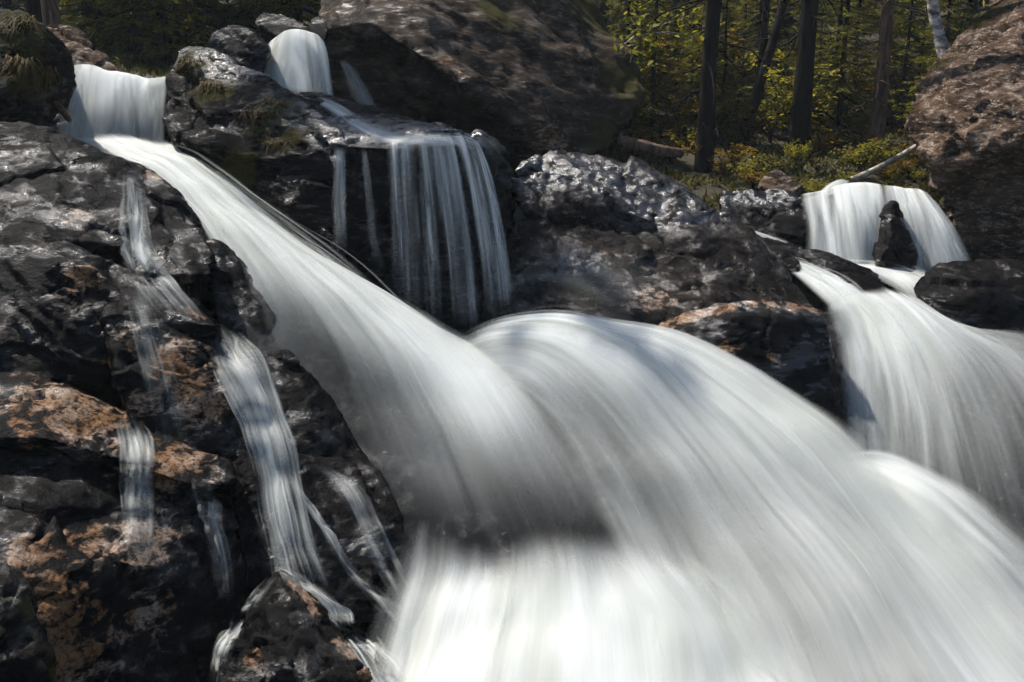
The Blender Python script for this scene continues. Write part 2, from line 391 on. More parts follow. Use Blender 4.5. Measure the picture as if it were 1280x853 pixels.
rock('ridge_boulder', 'dark wedge boulder with silver ridge and moss between the two upper falls',
     [hull([(206,150,11.6),(212,98,11.9),(235,64,12.1),(258,62,12.1),(285,74,12.0),(340,104,11.7),(398,140,11.3),(430,176,10.9),(434,205,10.7),(400,190,10.7),(330,200,10.7),(250,180,11.0),(215,185,11.2)], 1.5),
      hull([(215,180,11.3),(300,170,11.0),(420,190,10.75),(430,240,10.6),(432,320,10.3),(420,345,10.1),(370,315,10.2),(300,255,10.7),(240,215,11.2)], 1.6)],
     M_DAMP, vox=0.03, smooth=4, film=[(P(300,90,11.9), (.4, .5, .16)), (P(380,145,11.4), (.5, .5, .16)), (P(420,175,10.9), .25), (P(265,72,12), .2)], seed=51, facet=0.07, fs=1.2, strata=0.05, rid=.014, bed=(0.5, 0.1, 0.85),
     moss=[(P(245,80,11.9), .28), (P(262,105,11.5), .35), (P(350,140,11.2), .3), (P(320,150,10.9), .25), (P(300,215,10.8), .3), (P(360,170,10.8), .22)])
rock('round_boulder', 'rounded dark boulder behind the silver ridge left of the upper middle fall',
     [hull([(256,58,13.4),(268,42,13.4),(295,37,13.4),(318,44,13.3),(335,62,13.2),(332,95,13.0),(290,95,12.9)], 1.2)], M_WET, vox=0.03, smooth=10, seed=53, facet=.05)
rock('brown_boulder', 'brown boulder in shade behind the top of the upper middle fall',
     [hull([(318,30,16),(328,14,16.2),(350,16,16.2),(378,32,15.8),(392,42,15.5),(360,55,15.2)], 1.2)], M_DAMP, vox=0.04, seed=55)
rock('small_gray_rock', 'small pale gray rock right of the upper middle fall lip under the great boulder',
     [hull([(383,36,14.2),(388,20,14.3),(402,18,14.3),(412,34,14.1),(408,52,13.9),(390,50,13.9)], .5)], M_DAMP, vox=0.03, seed=57, facet=.06)
rock('ledge_rock', 'square dark ledge rock under the middle curtain fall',
     [hull([(372,120,12.9),(405,120,13.0),(440,142,12.6),(480,162,12.2),(560,163,12.0),(600,168,11.6),(628,190,11.3),(420,182,10.8),(480,186,10.55),(560,182,10.5),(600,184,10.55),(640,240,10.9)], 1.5, .8, 20),
      hull([(420,186,10.85),(500,186,10.65),(600,188,10.65),(630,200,11.0),(648,300,11.0),(655,410,10.6),(600,440,10.1),(520,420,10.1),(430,340,10.4)], 2.0)],
     M_WET, vox=0.03, smooth=4, film=[(P(470,172,11.5), (.8, .8, .2)), (P(560,175,11), (.8, .6, .2))], seed=61, facet=0.05, strata=0.04, bed=(0.1, 0.1, 1), moss=[(P(612,190,11.0), .2)])
rock('great_boulder', 'huge smooth granite boulder with a sunlit brow above the middle of the falls',
     [hull([(396,40,15.6),(410,-30,17.2),(480,-170,20),(600,-190,20.5),(700,-60,19.5),(735,-5,19),(770,45,18.3),(798,85,17.6),(804,120,17.0),(785,160,16.4),(760,188,15.8),(720,205,15.2),(690,192,14.9),
            (640,150,14.5),(580,105,14.2),(520,65,14.3),(455,25,14.8)], 3.0),
      hull([(400,45,15.6),(455,28,15.0),(530,75,14.5),(610,128,14.5),(690,192,15.0),(720,208,15.4),(660,230,15.6),(560,200,15.6),(470,170,15.6),(415,120,15.8)], 2.2)],
     M_BIG, vox=0.05, smooth=14, seed=71, big=0.12, facet=0.04, fs=0.5, strata=0.045, rid=0.006, fine=.004, bed=(0.62, 0.15, 0.75),
     moss=[(P(745,20,18.5), 1.0), (P(790,110,17), .7), (P(690,-20,19), .9), (P(620,20,16.2), .5), (P(760,180,15.9), .5)],
     stain=[(P(680,180,14.9), .4), (P(560,80,14.3), .25)])
rock('silver_boulder', 'broad wet boulder with silver sheen on its top in the centre right',
     [hull([(640,232,11.1),(648,212,11.3),(668,195,11.75),(722,190,12.0),(765,197,12.0),(800,206,11.95),(850,234,11.75),(897,262,11.5),(862,276,11.05),(760,284,10.95),(700,286,10.85),(655,262,10.9),(690,320,10.75),(860,310,10.9)], 1.2),
      hull([(652,275,10.85),(700,300,10.6),(760,305,10.6),(860,290,10.9),(905,268,11.4),(938,296,11.2),(992,350,10.9),(1020,385,10.5),(960,395,9.9),(860,400,9.7),(740,420,9.4),(640,410,9.5),(600,400,9.8),(645,330,10.3)], 1.5)],
     M_SILVER, vox=0.026, smooth=5, seed=81, film=[(P(700,215,11.5), (.7, .5, .3)), (P(840,255,11.3), (.7, .6, .35)), (P(760,225,11.5), (.6, .5, .3)), (P(720,330,10.4), (.3, .3, .12))], big=.05, facet=0.08, fs=1.2, strata=0.04, rid=.012, fine=.006, bed=(0.45, 0.1, 0.9),
     stain=[(P(815,375,9.8), (.35, .3, .12)), (P(690,240,10.8), .2), (P(770,250,10.6), .16)])
rock('rust_rimmed_boulder', 'low dark boulder with a rusty orange rim beside the main white cascade',
     [hull([(786,424,9.1),(820,402,9.25),(870,387,9.4),(930,379,9.5),(985,376,9.6),(1028,386,9.6),(832,416,9.0),(900,398,9.12),(980,392,9.22),(1036,404,9.3),(1056,480,9.05),(1062,560,8.7),(1040,590,8.4),(960,545,8.5),(880,474,8.65),(830,445,8.9)], 1.2)],
     M_SMOOTH, vox=0.024, smooth=7, seed=83, film=[(P(x, 386, 9.35), .14) for x in (880, 930, 980, 1020)], big=.03, facet=0.04, strata=0.02, rid=.010, bed=(0.5, 0.2, 0.85),
     stain=[(P(795,418,9.05), .15), (P(812,411,9.1), .15), (P(830,404,9.2), .16), (P(850,397,9.25), .16), (P(870,391,9.3), .15), (P(893,387,9.3), .15), (P(915,385,9.35), .14), (P(938,383,9.4), .13), (P(962,381,9.45), .13), (P(990,381,9.45), .13), (P(1018,386,9.5), .12), (P(905,440,8.9), .11), (P(965,450,8.95), .10), (P(850,425,8.95), .1)])
rock('flat_ledge', 'flat topped dark ledge left of the upper right fall',
     [hull([(898,258,13.6),(905,240,13.8),(960,236,13.9),(1003,243,13.8),(1012,262,13.5),(1010,318,13.0),(965,312,13.0),(915,292,13.2)], 1.0)], M_WET, vox=0.028, smooth=4, seed=91, film=[(P(950,240,13.8), (.7, .4, .2))])
rock('pale_stone', 'small pale stone sitting behind the flat ledge near the forest edge',
     [hull([(950,234,14.9),(958,216,15.0),(972,211,15.0),(990,224,14.9),(1012,234,14.8),(1000,244,14.7),(965,244,14.7)], .5)], M_DRY, vox=0.025, seed=93, facet=.05, strata=.02)
rock('lip_rock', 'dark bedrock step behind the upper right fall',
     [hull([(1000,250,13.75),(1060,240,13.8),(1150,246,13.8),(1185,280,13.5),(1215,335,13.1),(1100,355,12.9),(1000,335,13.1)], 1.0)], M_WET, vox=0.03, seed=95)
rock('nub_rock', 'narrow black rock splitting the upper right fall in two',
     [hull([(1094,318,12.55),(1100,280,12.75),(1108,257,12.88),(1117,252,12.9),(1129,272,12.8),(1142,312,12.6),(1152,350,12.4),(1090,350,12.3),(1114,296,12.42)], .8)], M_SMOOTH, vox=0.022, seed=97, smooth=4, big=.03, facet=.05, fs=1.5, strata=.02)
rock('log_shaped_rock', 'long low black rock between the two right hand streams',
     [hull([(915,288,12.6),(945,292,12.5),(1000,310,12.3),(1060,328,12.1),(1098,344,12.0),(1098,362,11.7),(1040,352,11.6),(985,338,11.7),(935,312,12.0)], .6)], M_SMOOTH, vox=0.022, seed=99, facet=.06, strata=.02)
rock('brown_stone', 'small brown glossy stone below the long low black rock',
     [hull([(1035,350,11.6),(1060,340,11.7),(1090,348,11.7),(1115,362,11.6),(1110,378,11.3),(1070,372,11.2),(1042,366,11.3)], .4)], M_SMOOTH, vox=0.02, seed=101, facet=.06, strata=.02, stain=[(P(1060,355,11.4), .12), (P(1100,368,11.4), .12)])
rock('rounded_boulder', 'rounded black boulder with sheen at the right edge below the upper right fall',
     [hull([(1136,358,11.2),(1146,340,11.4),(1175,328,11.5),(1225,324,11.6),(1300,330,11.6),(1360,350,11.5),(1370,420,11.1),(1290,425,10.7),(1220,412,10.7),(1165,398,10.9),(1142,380,11.0),(1220,370,10.75)], 1.2)],
     M_SMOOTH, vox=0.025, smooth=12, seed=103, big=.05, facet=.06, strata=.03)
rock('craggy_boulder', 'large craggy pale brown boulder with dark overhang at the top right edge',
     [hull([(1138,128,14.6),(1150,104,15.0),(1180,88,15.4),(1205,66,15.8),(1228,25,16.4),(1245,-10,17),(1330,-80,18),(1480,-40,16.5),(1480,160,12.4),(1280,172,12.5),(1230,196,12.8),(1180,206,13.2),(1150,190,13.8),(1142,160,14.2),(1230,130,13.2)], 2.5),
      hull([(1150,180,14.1),(1240,190,13.2),(1480,150,12.8),(1480,340,13.2),(1290,345,13.2),(1215,325,13.4),(1180,260,13.8)], 2.0)],
     M_DRY, vox=0.03, smooth=4, seed=111, big=.08, facet=0.10, fs=1.2, strata=0.08, rid=.035, fine=.018, bed=(-0.45, 0.1, 0.9), moss=[(P(1170,95,15.3), .4), (P(1230,30,16.3), .5)])

# ------------------------------------------------------------------ terrain
ctrl = []
def tc_(px, py, Y, dz=0.0):
    p = P(px, py, Y); ctrl.append((p.x, p.y, p.z + dz))
for q in [(640,853,6,-.9),(300,853,5.5,-.9),(1000,853,6,-.9),(1280,853,6,-.9),(640,600,7.3,-.9),(900,640,7,-.9),(1150,640,8,-.9),(1300,600,8.5,-.7),(600,420,9.4,-.9),(700,410,9.4,-.9),
          (300,300,9.8,-1.0),(150,200,11.3,-.8),(150,130,12.6,-.9),(1060,380,11,-.8),(1200,400,10.6,-1),(1080,330,12.8,-.7),(480,250,11.5,-1.2),(560,180,13,-1.2),
          (900,246,15,-.05),(960,240,15.5,0),(1060,226,15.3,0),(1130,222,15.3,0),(880,215,17,0),(1000,190,19,0),(1100,170,20,0),(800,200,17,0),(1180,150,21,0),(1300,120,22,0),
          (900,120,26,0),(1100,95,27,0),(1300,70,28,0),(700,100,26,0),(500,90,22,-.4),(250,96,17,-.3),(150,98,14.6,-.35),(60,90,14,-.3),(300,70,24,0),(100,55,22,0),(-200,60,16,0),(-500,200,9,-.5),(-300,300,7,-1),(-100,100,12,-.6),(380,90,15.5,-.4),(1500,300,12,-1),(1700,300,8,-1),(0,450,7,-1.4),(0,700,5,-1.2),(200,500,7.5,-1.4)]:
    tc_(*q)
for x in (-60, -30, 0, 30, 60):
    ctrl += [(x, 45, CAMZ + 3.5 + abs(x) * .03), (x, 80, CAMZ + 10), (x, 130, CAMZ + 18)]
ctrl += [(-6, 1, 2.2), (0, 0.5, 2.2), (6, 1, 2.0), (0, -10, 2.6), (-20, -5, 3), (20, -5, 2.8), (-20, 10, 5), (22, 10, 3.4), (-40, 20, 6), (40, 20, 5), (0, 3.0, 0.9), (-2, 3, 1.0), (3, 3.2, 0.8)]
ctrl = np.array(ctrl)
def rbf_fit(C):
    d = np.linalg.norm(C[:, None, :2] - C[None, :, :2], axis=2)
    n = len(C); A = np.zeros((n + 3, n + 3)); A[:n, :n] = d + np.eye(n) * -0.02
    A[:n, n] = 1; A[:n, n + 1:] = C[:, :2]; A[n:, :n] = A[:n, n:].T
    return np.linalg.solve(A, np.concatenate([C[:, 2], np.zeros(3)]))
TW = rbf_fit(ctrl)
def ground_z(x, y):
    x = np.atleast_1d(np.asarray(x, float)); y = np.atleast_1d(np.asarray(y, float))
    pts = np.stack([x, y], 1); d = np.linalg.norm(pts[:, None, :] - ctrl[None, :, :2], axis=2)
    n = len(ctrl); z = d @ TW[:n] + TW[n] + pts @ TW[n + 1:]
    p3 = np.stack([x, y, x * 0], 1)
    k = np.clip((y - 13) / 4, 0.15, 1)
    return z + k * (0.22 * fbm(p3 * 0.55, 4, 5) + 0.06 * fbm(p3 * 3.0, 3, 9))
gu = np.linspace(-1, 1, 260); gx = 22 * gu + 48 * gu ** 5
gv = np.linspace(0, 1, 280); gy = -10 + 60 * gv + 80 * gv ** 5
X, Y = np.meshgrid(gx, gy); Z = ground_z(X.ravel(), Y.ravel())
V = np.stack([X.ravel(), Y.ravel(), Z], 1)
nx, ny = len(gx), len(gy)
idx = np.arange(nx * ny).reshape(ny, nx)
F = np.stack([idx[:-1, :-1], idx[:-1, 1:], idx[1:, 1:], idx[1:, :-1]], -1).reshape(-1, 4)
terrain = link('terrain', mesh_np('terrain', V, F), M_GROUND)
tag(terrain, kind='structure')

# ------------------------------------------------------------------ water
def cr(Pts, n):
    """Catmull-Rom through rows of Pts, n samples by chord length"""
    Pts = np.asarray(Pts, float); m = len(Pts)
    seg = np.linalg.norm(np.diff(Pts[:, :3], axis=0), axis=1) + 1e-6
    t = np.concatenate([[0], np.cumsum(seg)]); t /= t[-1]
    return cr_t(Pts, t, np.linspace(0, 1, n))
def cr_t(Pts, t, ts):
    m = len(Pts); tan = np.zeros_like(Pts)
    for i in range(m):
        a, b = max(i - 1, 0), min(i + 1, m - 1)
        tan[i] = (Pts[b] - Pts[a]) / (t[b] - t[a])
    k = np.clip(np.searchsorted(t, ts, 'right') - 1, 0, m - 2)
    h = t[k + 1] - t[k]; u = (ts - t[k]) / h
    u = u[:, None]; h = h[:, None]
    return ((2*u**3 - 3*u**2 + 1) * Pts[k] + (u**3 - 2*u**2 + u) * h * tan[k] + (-2*u**3 + 3*u**2) * Pts[k+1] + (u**3 - u**2) * h * tan[k+1])

DG = None
def on_rock(px, py, lift=0.03, default=8.0):
    global DG
    if DG is None:
        bpy.context.view_layer.update(); DG = bpy.context.evaluated_depsgraph_get()
    d = ray(px, py)
    ok, loc, nrm, *_ = SC.ray_cast(DG, cam.location, d)
    if not ok: return P(px, py, default)
    return loc + nrm * lift * 0.5 - d * lift

def surf(streams, ns, ntt, lift=0.04):
    """streams -> grid (ns, nt, 4): xyz + density"""
    rows = []
    for st in streams:
        pts = []
        for q in st:
            p = on_rock(q[0], q[1], lift) if q[2] is None else P(*q[:3])
            pts.append([*p, q[3]])
        rows.append(cr(pts, ntt))
    rows = np.array(rows); K = len(rows)
    if K == 1: return rows
    tk = np.linspace(0, 1, K); ts = np.linspace(0, 1, ns)
    G = np.zeros((ns, ntt, 4))
    for j in range(ntt): G[:, j] = cr_t(rows[:, j], tk, ts)
    G[..., 3] = np.clip(G[..., 3], 0, 1.2)
    return G

def grid_normals(G):
    a = np.gradient(G[..., :3], axis=0); b = np.gradient(G[..., :3], axis=1)
    n = np.cross(a, b); n /= np.linalg.norm(n, axis=2, keepdims=True) + 1e-9
    tocam = np.array(cam.location) - G[..., :3]
    s = np.sign((n * tocam).sum(2).mean()); 
    return n * (s if s else 1)

def water(name, label, streams, ns=70, ntt=110, layers=2, gap=0.05, relief=0.05, strands=150, sw=0.02, sden=0.55, spread=0.06,
          endfade=0.06, startfade=0.04, sidefade=0.10, seed=1, lift=0.05, cat='waterfall', group=None, uscale=1.0, halo=0.0, hgap=0.045, brk=0.0, bu=8.0, bv=0.3, lump=0.0, smax=.84):
    G = surf(streams, ns, ntt, lift); N = grid_normals(G)
    du = np.linalg.norm(np.diff(G[..., :3], axis=0), axis=2).mean(1); U = np.concatenate([[0], np.cumsum(du)])
    dv = np.linalg.norm(np.diff(G[..., :3], axis=1), axis=2).mean(0); Vv = np.concatenate([[0], np.cumsum(dv)])
    s = np.linspace(0, 1, ns)[:, None]; t = np.linspace(0, 1, ntt)[None, :]
    def sm(x): x = np.clip(x, 0, 1); return x * x * (3 - 2 * x)
    fade = sm(s / sidefade) * sm((1 - s) / sidefade) * sm(t / startfade) * sm((1 - t) / endfade) if sidefade else np.ones((ns, ntt))
    VV, FF, UVs, DD = [], [], [], []
    if brk:                                              # uneven flow: gaps and separate threads
        qb = np.stack([np.repeat(U[:, None], ntt, 1).ravel() * bu, np.repeat(Vv[None], ns, 0).ravel() * bv, np.full(ns * ntt, seed * 2.7)], 1)
        G[..., 3] *= np.clip(1 + brk * 2.4 * fbm(qb, 3, seed + 77).reshape(ns, ntt), 0.03, 1.6)
    if lump:
        ql = G[..., :3].reshape(-1, 3)
        G[..., :3] += N * (lump * fbm(ql * np.array([.9, .9, .9]), 2, seed + 5).reshape(ns, ntt) * 2)[..., None]
    base = 0
    r = np.random.default_rng(seed)
    for L in range(layers):
        uu = np.repeat(U[:, None], ntt, 1); vv = np.repeat(Vv[None], ns, 0)
        q = np.stack([uu.ravel() * 1.2 + seed, vv.ravel() * 0.45 + L * 5, np.full(uu.size, seed * 1.3 + L * 2.1)], 1)
        q2 = np.stack([uu.ravel() * 9 + seed, vv.ravel() * 0.5 + L * 5, np.full(uu.size, seed * 1.3 + L * 2.1)], 1)
        disp = (relief * fbm(q, 3, seed + L) * 2 + relief * 0.12 * fbm(q2, 2, seed + L + 50)).reshape(ns, ntt)
        pos = G[..., :3] + N * (disp + (L - 0.0) * gap)[..., None]
        id_ = np.arange(ns * ntt).reshape(ns, ntt) + base
        VV.append(pos.reshape(-1, 3)); FF.append(np.stack([id_[:-1, :-1], id_[1:, :-1], id_[1:, 1:], id_[:-1, 1:]], -1).reshape(-1, 4))
        UVs.append(np.stack([uu * uscale + L * 13.7 + seed * 3.1, vv + L * 4.1], -1).reshape(-1, 2))
        dd = np.clip(G[..., 3], 0, 1) * fade; dd = 1 - (1 - np.clip(dd, 0, .99)) ** (1.0 / layers); DD.append(dd.ravel()); base += ns * ntt
    if halo:                                             # thin spray hanging over the body and past its edges
        se = np.linspace(-0.10, 1.10, ns); e0 = G[0, :, :3] - G[1, :, :3]; e1 = G[-1, :, :3] - G[-2, :, :3]
        for hl in range(1):
            H = np.zeros((ns, ntt, 4)); HN = np.zeros((ns, ntt, 3))
            for i_, sv in enumerate(se):
                fi = np.clip(sv, 0, 1) * (ns - 1); a_ = min(int(fi), ns - 2); f_ = fi - a_
                H[i_] = G[a_] * (1 - f_) + G[a_ + 1] * f_; HN[i_] = N[a_] * (1 - f_) + N[a_ + 1] * f_
                if sv < 0: H[i_, :, :3] += e0 * (-sv * (ns - 1)) * .8
                if sv > 1: H[i_, :, :3] += e1 * ((sv - 1) * (ns - 1)) * .8
            # spread the density sideways so it outlives the edge of the sheet
            dn = H[..., 3].copy()
            for _ in range(14): pd = np.pad(dn, ((1, 1), (0, 0)), mode='edge'); dn = (pd[:-2] + pd[1:-1] + pd[2:]) / 3
            prof = sm((se + .10) / .22)[:, None] * sm((1.10 - se) / .22)[:, None] * sm(t / max(startfade, .08)) * sm((1 - t) / max(endfade, .15))
            qh = np.stack([np.repeat(se[:, None] * U[-1] * 2.0, ntt, 1).ravel(), np.repeat(Vv[None], ns, 0).ravel() * .5, np.full(ns * ntt, seed + hl * 9.)], 1)
            nz = fbm(qh, 3, seed + 200 + hl).reshape(ns, ntt)
            pos = H[..., :3] + HN * (hgap * (1 + hl) + .05 * nz)[..., None]
            id_ = np.arange(ns * ntt).reshape(ns, ntt) + base
            VV.append(pos.reshape(-1, 3)); FF.append(np.stack([id_[:-1, :-1], id_[1:, :-1], id_[1:, 1:], id_[:-1, 1:]], -1).reshape(-1, 4))
            UVs.append(np.stack([np.repeat(se[:, None] * U[-1], ntt, 1) + 31.7 * (hl + 1), np.repeat(Vv[None], ns, 0)], -1).reshape(-1, 2))
            DD.append(np.clip(np.clip(dn, 0, 1) * prof * halo * np.clip(.35 + dn, 0, 1) * (1 + 1.6 * nz) * (.9 if hl == 0 else .6), 0, .8).ravel()); base += ns * ntt
    # fine threads of water running with the flow
    if strands:
        m = 26
        for i in range(strands):
            s0 = .06 + smax * r.random(); s1 = np.clip(s0 + r.normal(0, 0.015), 0.03, .06 + smax)
            t0 = r.random() * 0.75; t1 = min(1.0, t0 + 0.2 + r.random() * 0.5)
            tt = np.linspace(t0, t1, m); ss = s0 + (s1 - s0) * np.linspace(0, 1, m)
            fi = ss * (ns - 1); fj = tt * (ntt - 1)
            i0 = np.clip(fi.astype(int), 0, ns - 2); j0 = np.clip(fj.astype(int), 0, ntt - 2); a = (fi - i0)[:, None]; b_ = (fj - j0)[:, None]
            def bil(A): return A[i0, j0] * (1-a) * (1-b_) + A[i0+1, j0] * a * (1-b_) + A[i0, j0+1] * (1-a) * b_ + A[i0+1, j0+1] * a * b_
            c = bil(G); n = bil(N)
            lift_ = abs(r.normal(0, spread)) * np.clip(c[:, 3].mean() * 1.6, .2, 1) + 0.01
            pos = c[:, :3] + n * (lift_ * np.sin(np.linspace(0.15, 1, m) * 2.2))[:, None]
            tang = np.gradient(pos, axis=0); side = np.cross(tang, n); side /= np.linalg.norm(side, axis=1, keepdims=True) + 1e-9
            wd = sw * 1.8 * (0.4 + r.random() * 1.6)
            e = np.sin(np.linspace(0, 1, m) * math.pi) ** 0.7
            dens = np.clip(np.clip(c[:, 3], 0, 1) * e * sden * 0.42 * (0.2 + 1.2 * r.random()), 0, .9)
            rows = np.stack([pos - side * wd, pos, pos + side * wd], 1)
            dd = np.stack([dens * 0, dens, dens * 0], 1)
            id_ = np.arange(m * 3).reshape(m, 3) + base
            VV.append(rows.reshape(-1, 3)); FF.append(np.stack([id_[:-1, :-1], id_[1:, :-1], id_[1:, 1:], id_[:-1, 1:]], -1).reshape(-1, 4))
            vs = tt * Vv[-1]; u0 = r.random() * 50
            UVs.append(np.stack([np.stack([u0 + 0*vs, vs], 1), np.stack([u0 + wd + 0*vs, vs], 1), np.stack([u0 + 2*wd + 0*vs, vs], 1)], 1).reshape(-1, 2))
            DD.append(dd.ravel()); base += m * 3
    V = np.concatenate(VV); F = np.concatenate(FF); UV = np.concatenate(UVs); D = np.concatenate(DD)
    me = mesh_np(name, V, F)
    vattr(me, 'veil', D)
    uvl = me.uv_layers.new(name='flow')
    li = np.zeros(len(me.loops), np.int32); me.loops.foreach_get('vertex_index', li)
    uvl.data.foreach_set('uv', UV[li].astype(np.float32).ravel())
    o = link(name, me, M_WATER)
    tag(o, label, cat, group, 'structure')
    return o

def bed(name, streams, depth, seed, ns=90, ntt=130):
    G = surf(streams, ns, ntt); N = grid_normals(G)
    U = np.linspace(0, 1, ns)[:, None]
    p = G[..., :3].reshape(-1, 3)
    d = 0.05 * fbm(p * 1.1, 4, seed) * 2 + 0.03 * ridged(p * 3, 3, seed + 4)
    pos = p - N.reshape(-1, 3) * depth + N.reshape(-1, 3) * d[:, None]
    pos = pos.reshape(ns, ntt, 3)
    for e, k in ((0, 1), (-1, -1)):                      # turn the edges down into the ground
        for j in range(6):
            pos[e + k * j if e == 0 else e - j, :, 2] -= (6 - j) ** 2 * 0.03
    id_ = np.arange(ns * ntt).reshape(ns, ntt)
    F = np.stack([id_[:-1, :-1], id_[1:, :-1], id_[1:, 1:], id_[:-1, 1:]], -1).reshape(-1, 4)
    me = mesh_np(name, pos.reshape(-1, 3), F); vattr(me, 'stain', np.zeros(ns * ntt)); vattr(me, 'moss', np.zeros(ns * ntt)); vattr(me, 'film', np.zeros(ns * ntt))
    o = link(name, me, M_BED); tag(o, kind='structure'); return o

A = [
 [(78,172,11.9,.5),(135,196,11.2,.9),(190,222,10.4,.9),(236,266,9.7,.8),(262,310,9.1,.40),(275,360,8.6,.10),(287,420,8.2,.04),(300,500,7.7,.02),(315,590,7.3,.0)],
 [(105,172,11.9,.9),(160,196,11.2,1),(213,226,10.4,1),(262,280,9.6,1),(302,340,8.9,.50),(337,410,8.4,.13),(368,490,7.95,.05),(397,580,7.5,.03),(420,650,7.2,.01)],
 [(135,172,11.9,1),(180,195,11.2,1),(228,222,10.5,1),(287,280,9.7,1),(350,345,9.0,.8),(405,420,8.45,.20),(445,510,7.95,.07),(478,600,7.45,.06),(505,670,7.1,.04)],
 [(165,174,11.9,1),(200,194,11.2,1),(242,221,10.6,1),(312,284,9.8,1),(388,348,9.15,1),(452,420,8.6,.62),(503,505,8.05,.22),(543,595,7.5,.2),(575,690,7.0,.18)],
 [(190,178,11.8,1),(218,196,11.2,1),(258,223,10.7,1),(332,288,10.0,1),(417,350,9.4,1),(492,415,8.9,1),(552,492,8.3,.74),(598,592,7.6,.24),(645,695,7.0,.18)],
 [(205,181,11.8,1),(235,199,11.3,1),(278,230,10.8,1),(352,296,10.1,1),(442,352,9.6,1),(527,405,9.1,1),(592,472,8.5,1),(655,575,7.7,.26),(715,695,7.0,.2)],
 [(212,183,11.8,.2),(248,202,11.4,.2),(300,243,10.9,.04),(372,304,10.2,.04),(457,358,9.7,.2),(546,408,9.2,.9),(622,450,8.7,.98),(702,545,7.9,.28),(790,680,7.0,.12)],
]
B = [
 [(560,520,8.4,.0),(605,500,8.45,.25),(645,505,8.3,.28),(690,560,7.85,.24),(735,632,7.35,.24),(775,700,6.95,.24)],
 [(560,470,8.75,.0),(610,446,8.75,.6),(668,450,8.6,.80),(731,505,8.15,.38),(792,588,7.55,.32),(840,682,7.0,.42),(895,800,6.2,.52),(940,900,5.6,.6)],
 [(556,446,8.9,.0),(614,420,8.92,.8),(700,422,8.75,1),(780,464,8.35,.95),(852,543,7.85,.62),(922,642,7.2,.50),(1000,760,6.4,.56),(1060,900,5.6,.62)],
 [(562,432,9.0,.0),(627,408,9.02,.9),(722,408,8.9,1),(822,444,8.6,1),(912,512,8.1,1),(992,601,7.5,.6),(1085,720,6.7,.66),(1190,900,5.7,.68)],
 [(566,424,9.05,.0),(640,401,9.08,.7),(752,404,8.95,1),(862,435,8.7,1),(962,491,8.3,1),(1048,568,7.8,.85),(1150,690,7.0,.66),(1300,880,5.9,.66)],
 [(570,418,9.1,.0),(650,396,9.13,.1),(772,401,9.0,.15),(884,434,8.8,.2),(988,487,8.4,.25),(1075,556,7.9,.25),(1190,670,7.2,.3),(1360,850,6.2,.3)],
]
C = [
 [(514,634,7.0,.5),(510,700,6.75,.7),(492,770,6.4,.8),(450,900,5.7,.8)],
 [(548,655,6.95,.4),(548,710,6.7,.6),(535,775,6.35,.9),(505,900,5.7,1)],
 [(598,680,6.85,.3),(602,725,6.6,.95),(590,785,6.2,1.15),(565,900,5.55,1.15)],
 [(668,666,6.85,.5),(675,712,6.55,1.15),(672,780,6.1,1.2),(660,900,5.4,1.2)],
 [(735,662,6.9,.5),(755,712,6.55,1.15),(775,785,6.1,1.2),(790,900,5.4,1.2)],
 [(800,670,6.95,.3),(840,728,6.65,.95),(885,800,6.25,1.05),(930,900,5.5,1.05)],
 [(850,680,6.98,0),(925,750,6.75,.4),(990,825,6.4,.6),(1060,910,5.7,.6)],
]
D = [
 [(985,650,7.5,0),(1045,632,7.6,.5),(1130,720,6.9,.5),(1240,900,5.8,.5)],
 [(1010,618,7.75,.3),(1066,600,7.85,.95),(1138,650,7.4,1.0),(1225,745,6.8,.66),(1340,900,5.9,.6)],
 [(1025,603,7.9,.2),(1085,584,8.0,.9),(1160,620,7.7,.95),(1245,690,7.2,.55),(1370,810,6.5,.4)],
 [(1040,592,8.0,0),(1105,572,8.1,.3),(1185,600,7.85,.3),(1275,665,7.35,.2),(1400,760,6.7,.15)],
]
RC = [
 [(1030,384,10.6,.3),(1042,420,10.1,.4),(1050,500,9.1,.22),(1056,590,8.2,.05)],
 [(1046,372,10.9,.9),(1072,412,10.4,.85),(1090,500,9.3,.5),(1098,610,8.2,.28)],
 [(1072,366,11.0,1),(1112,405,10.5,1),(1146,500,9.4,.5),(1165,630,8.1,.2)],
 [(1100,364,11.1,1),(1148,402,10.6,1),(1205,480,9.7,.48),(1245,610,8.4,.12),(1270,700,7.7,.03)],
 [(1122,368,11.1,.9),(1178,404,10.6,.9),(1255,455,10.1,.42),(1325,560,9.0,.08),(1365,680,8.0,.02)],
 [(1136,374,11.1,.5),(1195,414,10.65,.4),(1295,426,10.5,.36),(1400,500,9.8,.12),(1470,600,9.0,.05)],
]
for body in (B, C, D):                                   # carry the flow on past the foreground
    for lane in body:
        (x0, y0, z0, d0), (x1, y1, z1, d1) = lane[-2], lane[-1]
        if d1 > .2: lane.append((x1 + .7 * (x1 - x0), y1 + .7 * (y1 - y0), z1 + .62 * (z1 - z0), d1))
        else: lane.append((x1 + .5 * (x1 - x0), y1 + .5 * (y1 - y0), z1 + .5 * (z1 - z0), d1))
bed('streambed', A[:-1], 0.30, 3); bed('streambed', B[:-1], 0.25, 8); bed('streambed', RC, 0.25, 14); bed('streambed', C, .35, 15); bed('streambed', D, .35, 16)

